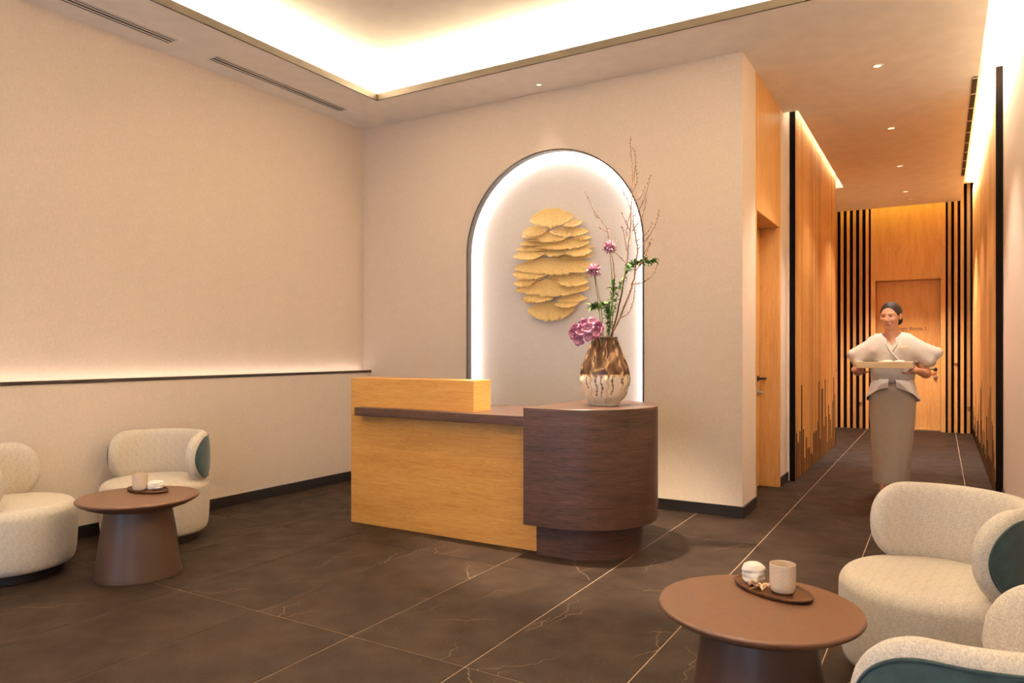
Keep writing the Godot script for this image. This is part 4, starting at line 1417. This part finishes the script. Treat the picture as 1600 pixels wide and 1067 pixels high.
# ---------------------------------------------------------------- the woman with the tray
# a field of distances on a grid, blended smoothly, then meshed as surface nets
class Field:
	var lo: Vector3
	var cell: float
	var nx: int
	var ny: int
	var nz: int
	var d := PackedFloat32Array()

	func _init(lo_: Vector3, hi: Vector3, cell_: float) -> void:
		lo = lo_; cell = cell_
		nx = int(ceil((hi.x - lo.x) / cell)) + 1; ny = int(ceil((hi.y - lo.y) / cell)) + 1; nz = int(ceil((hi.z - lo.z) / cell)) + 1
		d.resize(nx * ny * nz)
		d.fill(1.0)

	func _span(a: Vector3, b: Vector3, m: float) -> Array:
		var p := (Vector3(minf(a.x, b.x), minf(a.y, b.y), minf(a.z, b.z)) - Vector3.ONE * m - lo) / cell
		var q := (Vector3(maxf(a.x, b.x), maxf(a.y, b.y), maxf(a.z, b.z)) + Vector3.ONE * m - lo) / cell
		return [maxi(0, int(p.x)), mini(nx - 1, int(q.x) + 1), maxi(0, int(p.y)), mini(ny - 1, int(q.y) + 1), maxi(0, int(p.z)), mini(nz - 1, int(q.z) + 1)]

	func _join(i: int, e: float, k: float) -> void:
		var o := d[i]
		var h := maxf(k - absf(o - e), 0.0) / k
		d[i] = minf(o, e) - h * h * k * 0.25

	# tapered capsule; flat squeezes it in z
	func bone(a: Vector3, b: Vector3, ra: float, rb: float, k := 0.03, flat := 1.0) -> void:
		var s := _span(a, b, maxf(ra, rb) + k + cell * 2)
		var ab := b - a; ab.z /= flat
		var l2 := maxf(ab.length_squared(), 1e-9)
		for z in range(s[4], s[5] + 1):
			for y in range(s[2], s[3] + 1):
				for x in range(s[0], s[1] + 1):
					var p := lo + Vector3(x, y, z) * cell - a
					p.z /= flat
					var t := clampf(p.dot(ab) / l2, 0.0, 1.0)
					_join((z * ny + y) * nx + x, ((p - ab * t).length() - lerpf(ra, rb, t)) * minf(flat, 1.0), k)

	func blob(c: Vector3, r: Vector3, k := 0.02) -> void:
		var s := _span(c - r, c + r, k + cell * 2)
		var m := minf(r.x, minf(r.y, r.z))
		for z in range(s[4], s[5] + 1):
			for y in range(s[2], s[3] + 1):
				for x in range(s[0], s[1] + 1):
					var p := lo + Vector3(x, y, z) * cell - c
					_join((z * ny + y) * nx + x, ((p / r).length() - 1.0) * m, k)

	func dent(c: Vector3, r: Vector3, k := 0.01) -> void:
		var s := _span(c - r, c + r, k + cell * 2)
		var m := minf(r.x, minf(r.y, r.z))
		for z in range(s[4], s[5] + 1):
			for y in range(s[2], s[3] + 1):
				for x in range(s[0], s[1] + 1):
					var p := lo + Vector3(x, y, z) * cell - c
					var e := -((p / r).length() - 1.0) * m
					var i := (z * ny + y) * nx + x
					var h := maxf(k - absf(d[i] - e), 0.0) / k
					d[i] = maxf(d[i], e) + h * h * k * 0.25

	func mesh(m: MB, tint: Callable) -> void:
		var id := PackedInt32Array(); id.resize(d.size()); id.fill(-1)
		var base := m.v.size()
		var count := 0
		var sx := 1; var sy := nx; var sz := nx * ny
		var off := [0, sx, sy, sx + sy, sz, sx + sz, sy + sz, sx + sy + sz]
		var cor := [Vector3(0, 0, 0), Vector3(1, 0, 0), Vector3(0, 1, 0), Vector3(1, 1, 0), Vector3(0, 0, 1), Vector3(1, 0, 1), Vector3(0, 1, 1), Vector3(1, 1, 1)]
		var edges := [[0, 1], [2, 3], [4, 5], [6, 7], [0, 2], [1, 3], [4, 6], [5, 7], [0, 4], [1, 5], [2, 6], [3, 7]]
		for z in nz - 1:
			for y in ny - 1:
				for x in nx - 1:
					var i := (z * ny + y) * nx + x
					if d[i] > cell * 4: continue
					var mask := 0
					for c in 8:
						if d[i + off[c]] < 0.0: mask |= 1 << c
					if mask == 0 or mask == 255: continue
					var p := Vector3.ZERO
					var n := 0
					for e in edges:
						var a: float = d[i + off[e[0]]]; var b: float = d[i + off[e[1]]]
						if (a < 0.0) != (b < 0.0):
							p += cor[e[0]].lerp(cor[e[1]], a / (a - b)); n += 1
					p = lo + (Vector3(x, y, z) + p / n) * cell
					var g := Vector3(d[i + 1] + d[i + 1 + sy] + d[i + 1 + sz] + d[i + 1 + sy + sz] - d[i] - d[i + sy] - d[i + sz] - d[i + sy + sz],
						d[i + sy] + d[i + sy + 1] + d[i + sy + sz] + d[i + sy + sz + 1] - d[i] - d[i + 1] - d[i + sz] - d[i + sz + 1],
						d[i + sz] + d[i + sz + 1] + d[i + sz + sy] + d[i + sz + sy + 1] - d[i] - d[i + 1] - d[i + sy] - d[i + sy + 1])
					id[i] = base + count
					count += 1
					m.v.append(p); m.n.append(g.normalized()); m.uv.append(Vector2.ZERO); m.c.append(tint.call(p))
		for z in range(1, nz - 1):
			for y in range(1, ny - 1):
				for x in range(1, nx - 1):
					var i := (z * ny + y) * nx + x
					if d[i] > cell * 4: continue
					var inside := d[i] < 0.0
					for ax in 3:
						var st: int = [sx, sy, sz][ax]
						if (d[i + st] < 0.0) == inside: continue
						var u: int = [sy, sz, sx][ax]; var w: int = [sz, sx, sy][ax]
						var q := [id[i], id[i - u], id[i - u - w], id[i - w]]
						if q.min() < 0: continue
						if inside:
							m.idx.append_array([q[0], q[2], q[1], q[0], q[3], q[2]])
						else:
							m.idx.append_array([q[0], q[1], q[2], q[0], q[2], q[3]])


func hand(m: MB, wrist: Vector3, side: float, tint: Callable) -> void:
	# palm up under the tray rim, fingers below it, thumb over the edge; side is -1 or 1
	var f := Field.new(wrist - Vector3(0.11, 0.07, 0.06), wrist + Vector3(0.11, 0.07, 0.16), 0.0045)
	var inx := -side                                   # towards the tray
	var palm := wrist + Vector3(inx * 0.012, 0.0, 0.045)
	f.bone(wrist + Vector3(0, 0, -0.03), wrist + Vector3(0, 0, 0.01), 0.026, 0.023, 0.02)
	f.bone(wrist + Vector3(0, 0, 0.01), palm + Vector3(inx * 0.015, 0, 0.02), 0.020, 0.021, 0.02)
	f.bone(wrist + Vector3(inx * 0.012, 0, 0.0), palm + Vector3(inx * 0.030, -0.004, -0.01), 0.018, 0.019, 0.02)
	for k in 4:                                        # four fingers fan out under the tray and curl up a little
		var root := palm + Vector3(inx * 0.024, -0.006, 0.034 - k * 0.019)
		var l: float = [0.020, 0.026, 0.028, 0.024][3 - k]
		var p1 := root + Vector3(inx * l, -0.012, 0.006 - 0.003 * k)
		var p2 := p1 + Vector3(inx * l * 0.8, -0.002, 0.002)
		var p3 := p2 + Vector3(inx * l * 0.6, 0.006, 0.0)
		f.bone(root, p1, 0.0095, 0.0088, 0.008); f.bone(p1, p2, 0.0088, 0.008, 0.004); f.bone(p2, p3, 0.008, 0.0068, 0.004)
	var tr := wrist + Vector3(inx * 0.006, 0.010, 0.02)
	var t1 := tr + Vector3(inx * 0.012, 0.024, 0.022)
	var t2 := t1 + Vector3(inx * 0.022, 0.006, 0.012)
	f.bone(tr, t1, 0.012, 0.0105, 0.012); f.bone(t1, t2, 0.0102, 0.0078, 0.004)
	f.mesh(m, tint)

func woman() -> void:
	var at := Vector3(-0.352, 0, -6.93)
	var turn := 0.03
	var t := thing("person", "woman in white wrap top and long grey skirt carrying a tray along the corridor", "person", at, turn)
	var skin := mat(Color.WHITE, 0.55); skin.vertex_color_use_as_albedo = true
	skin.subsurf_scatter_enabled = true; skin.subsurf_scatter_strength = 0.05
	var base := Color8(206, 150, 118).srgb_to_linear()
	var plain := func(_p: Vector3) -> Color: return base
	var m := MB.new()
	# trunk, arms, legs
	var f := Field.new(Vector3(-0.36, -0.01, -0.22), Vector3(0.36, 1.46, 0.34), 0.012)
	f.bone(Vector3(0, 0.86, 0), Vector3(0, 0.98, 0), 0.150, 0.128, 0.05, 0.72)
	f.bone(Vector3(0, 0.98, 0), Vector3(0, 1.18, 0.005), 0.122, 0.140, 0.05, 0.72)
	f.bone(Vector3(-0.115, 1.295, -0.005), Vector3(0.115, 1.295, -0.005), 0.062, 0.062, 0.06, 0.9)
	f.bone(Vector3(0, 1.28, -0.005), Vector3(-0.008, 1.42, 0.012), 0.060, 0.050, 0.04)
	for s in [-1.0, 1.0]:
		var sh := Vector3(0.155 * s, 1.285, -0.01)
		var el: Vector3 = Vector3(0.245, 1.045, 0.03) if s > 0 else Vector3(-0.265, 1.06, 0.02)
		var wr: Vector3 = Vector3(0.178, 1.072, 0.20) if s > 0 else Vector3(-0.278, 1.075, 0.20)
		f.bone(sh, el, 0.048, 0.037, 0.03); f.bone(el, wr, 0.038, 0.026, 0.02)
		f.bone(Vector3(0.078 * s, 0.86, 0), Vector3(0.07 * s, 0.47, 0.02 if s < 0 else -0.01), 0.082, 0.052, 0.04)
		var ank: Vector3 = Vector3(-0.062, 0.085, 0.09) if s < 0 else Vector3(0.055, 0.10, -0.13)
		f.bone(Vector3(0.07 * s, 0.47, 0.02 if s < 0 else -0.01), ank, 0.054, 0.031, 0.02)
		f.bone(ank, ank + Vector3(-0.006 * s, -0.055, 0.02), 0.032, 0.028, 0.02)
	f.mesh(m, plain)
	# feet in flat shoes are separate; hands and head on finer grids
	for s in [-1.0, 1.0]:
		var wr: Vector3 = Vector3(0.178, 1.072, 0.20) if s > 0 else Vector3(-0.278, 1.075, 0.20)
		hand(m, wr, s, plain)
	# head, turned to her right and tipped a little
	var hb := Basis(Vector3.UP, -0.30) * Basis(Vector3.RIGHT, 0.06)
	var hc := Vector3(-0.014, 1.525, 0.028)
	var hm := MB.new()
	var h := Field.new(Vector3(-0.10, -0.17, -0.12), Vector3(0.10, 0.13, 0.14), 0.0045)
	h.blob(Vector3(0, 0.030, -0.012), Vector3(0.073, 0.085, 0.092), 0.02)
	h.blob(Vector3(0, -0.035, 0.030), Vector3(0.058, 0.075, 0.058), 0.035)
	h.bone(Vector3(0, -0.080, 0.052), Vector3(0, -0.092, 0.060), 0.024, 0.020, 0.03)       # chin
	h.blob(Vector3(-0.036, -0.022, 0.062), Vector3(0.022, 0.020, 0.018), 0.02)
	h.blob(Vector3(0.036, -0.022, 0.062), Vector3(0.022, 0.020, 0.018), 0.02)
	h.bone(Vector3(-0.034, 0.020, 0.070), Vector3(0.034, 0.020, 0.070), 0.010, 0.010, 0.02)  # brow
	h.dent(Vector3(-0.029, 0.002, 0.090), Vector3(0.017, 0.010, 0.012), 0.012)
	h.dent(Vector3(0.029, 0.002, 0.090), Vector3(0.017, 0.010, 0.012), 0.012)
	h.blob(Vector3(-0.029, 0.001, 0.070), Vector3(0.014, 0.010, 0.012), 0.004)
	h.blob(Vector3(0.029, 0.001, 0.070), Vector3(0.014, 0.010, 0.012), 0.004)
	h.bone(Vector3(0, 0.008, 0.082), Vector3(0, -0.030, 0.102), 0.0075, 0.0105, 0.010)
	h.bone(Vector3(-0.011, -0.034, 0.090), Vector3(0.011, -0.034, 0.090), 0.008, 0.008, 0.008)
	h.bone(Vector3(-0.019, -0.057, 0.080), Vector3(0.019, -0.057, 0.080), 0.0075, 0.0075, 0.010)
	h.bone(Vector3(-0.015, -0.066, 0.079), Vector3(0.015, -0.066, 0.079), 0.0085, 0.0085, 0.008)
	for s in [-1.0, 1.0]:
		h.blob(Vector3(0.076 * s, 0.0, -0.008), Vector3(0.010, 0.030, 0.018), 0.008)
	h.bone(Vector3(0, -0.17, -0.022), Vector3(0, -0.06, -0.015), 0.049, 0.048, 0.03)        # neck
	var face := func(p: Vector3) -> Color:
		if p.z > 0.05:
			if absf(p.y + 0.0615) < 0.0105 and absf(p.x) < 0.022 - absf(p.y + 0.0615) * 0.6: return Color8(188, 110, 98).srgb_to_linear()
			var ex := absf(absf(p.x) - 0.029)
			if ex < 0.014 and absf(p.y - 0.001) < 0.0055: return Color8(40, 28, 26).srgb_to_linear() if ex < 0.0065 or p.y > 0.003 else Color8(226, 210, 200).srgb_to_linear()
			if ex < 0.017 and absf(p.y - 0.0225 + ex * 0.12) < 0.0028: return Color8(96, 66, 52).srgb_to_linear()
		return base
	h.mesh(hm, face)
	var k0 := m.v.size()
	for i in hm.v.size():
		m.v.append(hc + hb * hm.v[i]); m.n.append(hb * hm.n[i]); m.uv.append(Vector2.ZERO); m.c.append(hm.c[i])
	for i in hm.idx: m.idx.append(k0 + i)
	put("body", m, skin, t)
	# hair combed back into a low bun
	var hair := mat(rgb8(34, 24, 21), 0.6)
	var q := Field.new(Vector3(-0.12, -0.14, -0.18), Vector3(0.12, 0.15, 0.12), 0.006)
	q.blob(Vector3(0, 0.036, -0.018), Vector3(0.081, 0.089, 0.097), 0.02)
	q.blob(Vector3(0, -0.03, -0.055), Vector3(0.062, 0.062, 0.055), 0.03)
	q.dent(Vector3(0, -0.035, 0.085), Vector3(0.070, 0.103, 0.090), 0.015)
	q.blob(Vector3(0.015, -0.035, -0.115), Vector3(0.042, 0.042, 0.036), 0.012)
	var qm := MB.new()
	q.mesh(qm, func(_p): return Color.WHITE)
	for i in qm.v.size():
		qm.v[i] = hc + hb * qm.v[i]; qm.n[i] = hb * qm.n[i]
	put("hair", qm, hair, t)
	# wrap top: boxy body with wide cap sleeves, open in a V at the neck
	var cloth := relief(triplanar(mat(rgb8(236, 228, 216), 0.9), tex(weave_image(128, 0.88, 3)), Vector3(9, 9, 9), false), tex(weave_image(128, 0.5, 4)), 0.05)
	var c := Field.new(Vector3(-0.40, 0.84, -0.22), Vector3(0.42, 1.44, 0.28), 0.010)
	c.bone(Vector3(0, 0.97, 0.005), Vector3(0, 1.06, 0.01), 0.148, 0.152, 0.04, 0.78)
	c.bone(Vector3(0, 1.06, 0.01), Vector3(0, 1.22, 0.01), 0.154, 0.166, 0.05, 0.76)
	c.bone(Vector3(-0.10, 1.29, 0.0), Vector3(0.10, 1.29, 0.0), 0.080, 0.080, 0.06, 0.95)
	for s in [-1.0, 1.0]:
		var tip: Vector3 = Vector3(0.315, 1.215, 0.02) if s > 0 else Vector3(-0.30, 1.20, 0.02)
		c.bone(Vector3(0.10 * s, 1.295, 0.0), tip, 0.068, 0.052, 0.05, 1.15)
		c.bone(Vector3(0.16 * s, 1.23, 0.01), tip + Vector3(-0.045 * s, -0.065, 0.01), 0.072, 0.050, 0.04, 1.25)
	c.dent(Vector3(-0.008, 1.39, 0.035), Vector3(0.062, 0.085, 0.085), 0.012)
	c.dent(Vector3(-0.008, 1.325, 0.145), Vector3(0.042, 0.105, 0.075), 0.012)
	c.dent(Vector3(0, 0.80, 0.0), Vector3(0.34, 0.185, 0.30), 0.008)
	var cm := MB.new()
	c.mesh(cm, func(_p): return Color.WHITE)
	var nf := noise(91, 9.0, 3)
	for i in cm.v.size():
		var p := cm.v[i]
		var e := nf.get_noise_3d(p.x * 2.2 + p.y * 0.6, p.y * 0.5, p.z * 2.0) * 0.010
		cm.v[i] += cm.n[i] * e
	var top := put("wrap_top", cm, cloth, t)
	# its skirted hem, higher at the front and open there
	var pm := MB.new()
	var rows := []
	for i in 12:
		var u := i / 11.0
		var row := PackedVector3Array()
		for j in 61:
			var a := lerpf(0.16, TAU - 0.16, j / 60.0)
			var fr := pow(0.5 + 0.5 * cos(a), 3.0)
			var y := lerpf(1.0, lerpf(0.80, 0.93, fr), u)
			var flare := 1.0 + 0.28 * u + 0.03 * u * sin(a * 9.0)
			row.append(Vector3(sin(a) * 0.158 * flare, y, cos(a) * 0.130 * flare + 0.002))
		rows.append(row)
	var back := []
	for i in range(11, -1, -1):
		var row := PackedVector3Array()
		for p in rows[i]: row.append(Vector3(p.x * 0.975, p.y, p.z * 0.97))
		back.append(row)
	pm.grid(rows + back, false)
	put("hem", pm, cloth, top)
	var lap := MB.new()
	lap.tube([Vector3(-0.072, 1.355, 0.062), Vector3(-0.050, 1.30, 0.112), Vector3(0.0, 1.215, 0.142), Vector3(0.07, 1.13, 0.138)], [0.009, 0.010, 0.010, 0.008], 8)
	lap.tube([Vector3(0.056, 1.355, 0.062), Vector3(0.036, 1.30, 0.112), Vector3(0.002, 1.235, 0.139)], [0.009, 0.010, 0.009], 8)
	put("lapel", lap, cloth, top)
	put("name_badge", bx(0.048, 1.252, 0.128, 0.118, 1.272, 0.146, 0.003), mat(rgb8(244, 226, 180), 0.35), top)
	# long straight skirt
	var sk := MB.new()
	rows = []
	for i in 40:
		var u := i / 39.0
		var y := lerpf(1.0, 0.125, u)
		var w: float
		var dp: float
		if u < 0.18:
			w = lerpf(0.152, 0.176, smoothstep(0.0, 0.18, u)); dp = lerpf(0.124, 0.136, smoothstep(0.0, 0.18, u))
		else:
			w = lerpf(0.178, 0.140, smoothstep(0.2, 1.0, u)); dp = lerpf(0.136, 0.150, smoothstep(0.2, 1.0, u))
		var row := PackedVector3Array()
		for j in 72:
			var a := TAU * j / 72
			var fold := 1.0 + 0.020 * sin(a * 5.0 + u * 2.0) * u + 0.012 * sin(a * 11.0 + u * 5.0) * u + 0.02 * exp(-pow(a - 0.45, 2) / 0.02) * u
			row.append(Vector3(sin(a) * w * fold - 0.010 * u, y + 0.010 * u * sin(a * 2.0), cos(a) * dp * fold - 0.005))
		rows.append(row)
	for i in range(39, 30, -1):
		var row := PackedVector3Array()
		for p in rows[i]: row.append(Vector3(p.x * 0.97, p.y + 0.003, p.z * 0.97))
		rows.append(row)
	sk.grid(rows, true)
	var grey := relief(triplanar(mat(rgb8(184, 170, 152), 0.9), tex(weave_image(128, 0.90, 7)), Vector3(9, 9, 9), false), tex(weave_image(128, 0.5, 8)), 0.04)
	put("skirt", sk, grey, t)
	for s in [-1.0, 1.0]:
		var ank: Vector3 = Vector3(-0.062, 0.0, 0.09) if s < 0 else Vector3(0.055, 0.015, -0.13)
		var sf := Field.new(ank - Vector3(0.07, 0.02, 0.08), ank + Vector3(0.07, 0.10, 0.20), 0.006)
		sf.bone(ank + Vector3(0, 0.034, -0.035), ank + Vector3(-0.004 * s, 0.026, 0.10), 0.033, 0.026, 0.02)
		sf.bone(ank + Vector3(0.004 * s, 0.024, 0.06), ank + Vector3(-0.004 * s, 0.020, 0.125), 0.030, 0.020, 0.02)
		sf.bone(ank + Vector3(0, 0.008, -0.03), ank + Vector3(0, 0.008, 0.12), 0.010, 0.010, 0.01)
		var sm := MB.new()
		sf.mesh(sm, func(_p): return Color.WHITE)
		put("shoe", sm, mat(rgb8(198, 140, 108), 0.5), t)
	# what she carries
	var tr := Basis(Vector3.UP, turn)
	var birch := mat(rgb8(222, 194, 148), 0.5)
	var tray := thing("serving_tray", "light wooden serving tray held by the woman in the corridor", "tray", at + tr * Vector3(-0.05, 1.096, 0.31), turn)
	put("base", bx(-0.205, 0.0, -0.13, 0.205, 0.012, 0.13, 0.002), birch, tray)
	for w in [[-0.205, -0.13, 0.205, -0.118], [-0.205, 0.118, 0.205, 0.13], [-0.205, -0.118, -0.193, 0.118], [0.193, -0.118, 0.205, 0.118]]:
		put("rim", bx(w[0], 0.012, w[1], w[2], 0.052, w[3], 0.002), birch, tray)
	for k in 2:
		var tw := put("hand_towel", make_towel(0.052, 0.040, 0.0, 20 + k), M.towel)
		tag(tw, ["white rolled towel on the carried tray beside the dark dish", "white rolled towel on the carried tray nearest the woman's left hand"][k], "towel", "towels on the carried tray")
		tw.position = at + tr * Vector3([0.0, 0.088][k], 1.1085, [0.28, 0.32][k])
		tw.position += tr * Vector3(-0.03, 0, 0)
	var dish := thing("small_dish", "small dark dish on the carried tray", "dish", at + tr * Vector3(-0.155, 1.1085, 0.30), turn)
	var dm := MB.new()
	dm.lathe([Vector2(0.0005, 0.0), Vector2(0.03, 0.0), Vector2(0.05, 0.02), Vector2(0.058, 0.042), Vector2(0.055, 0.042), Vector2(0.047, 0.022), Vector2(0.028, 0.006), Vector2(0.0005, 0.006)], 32)
	put("bowl", dm, M.black, dish)
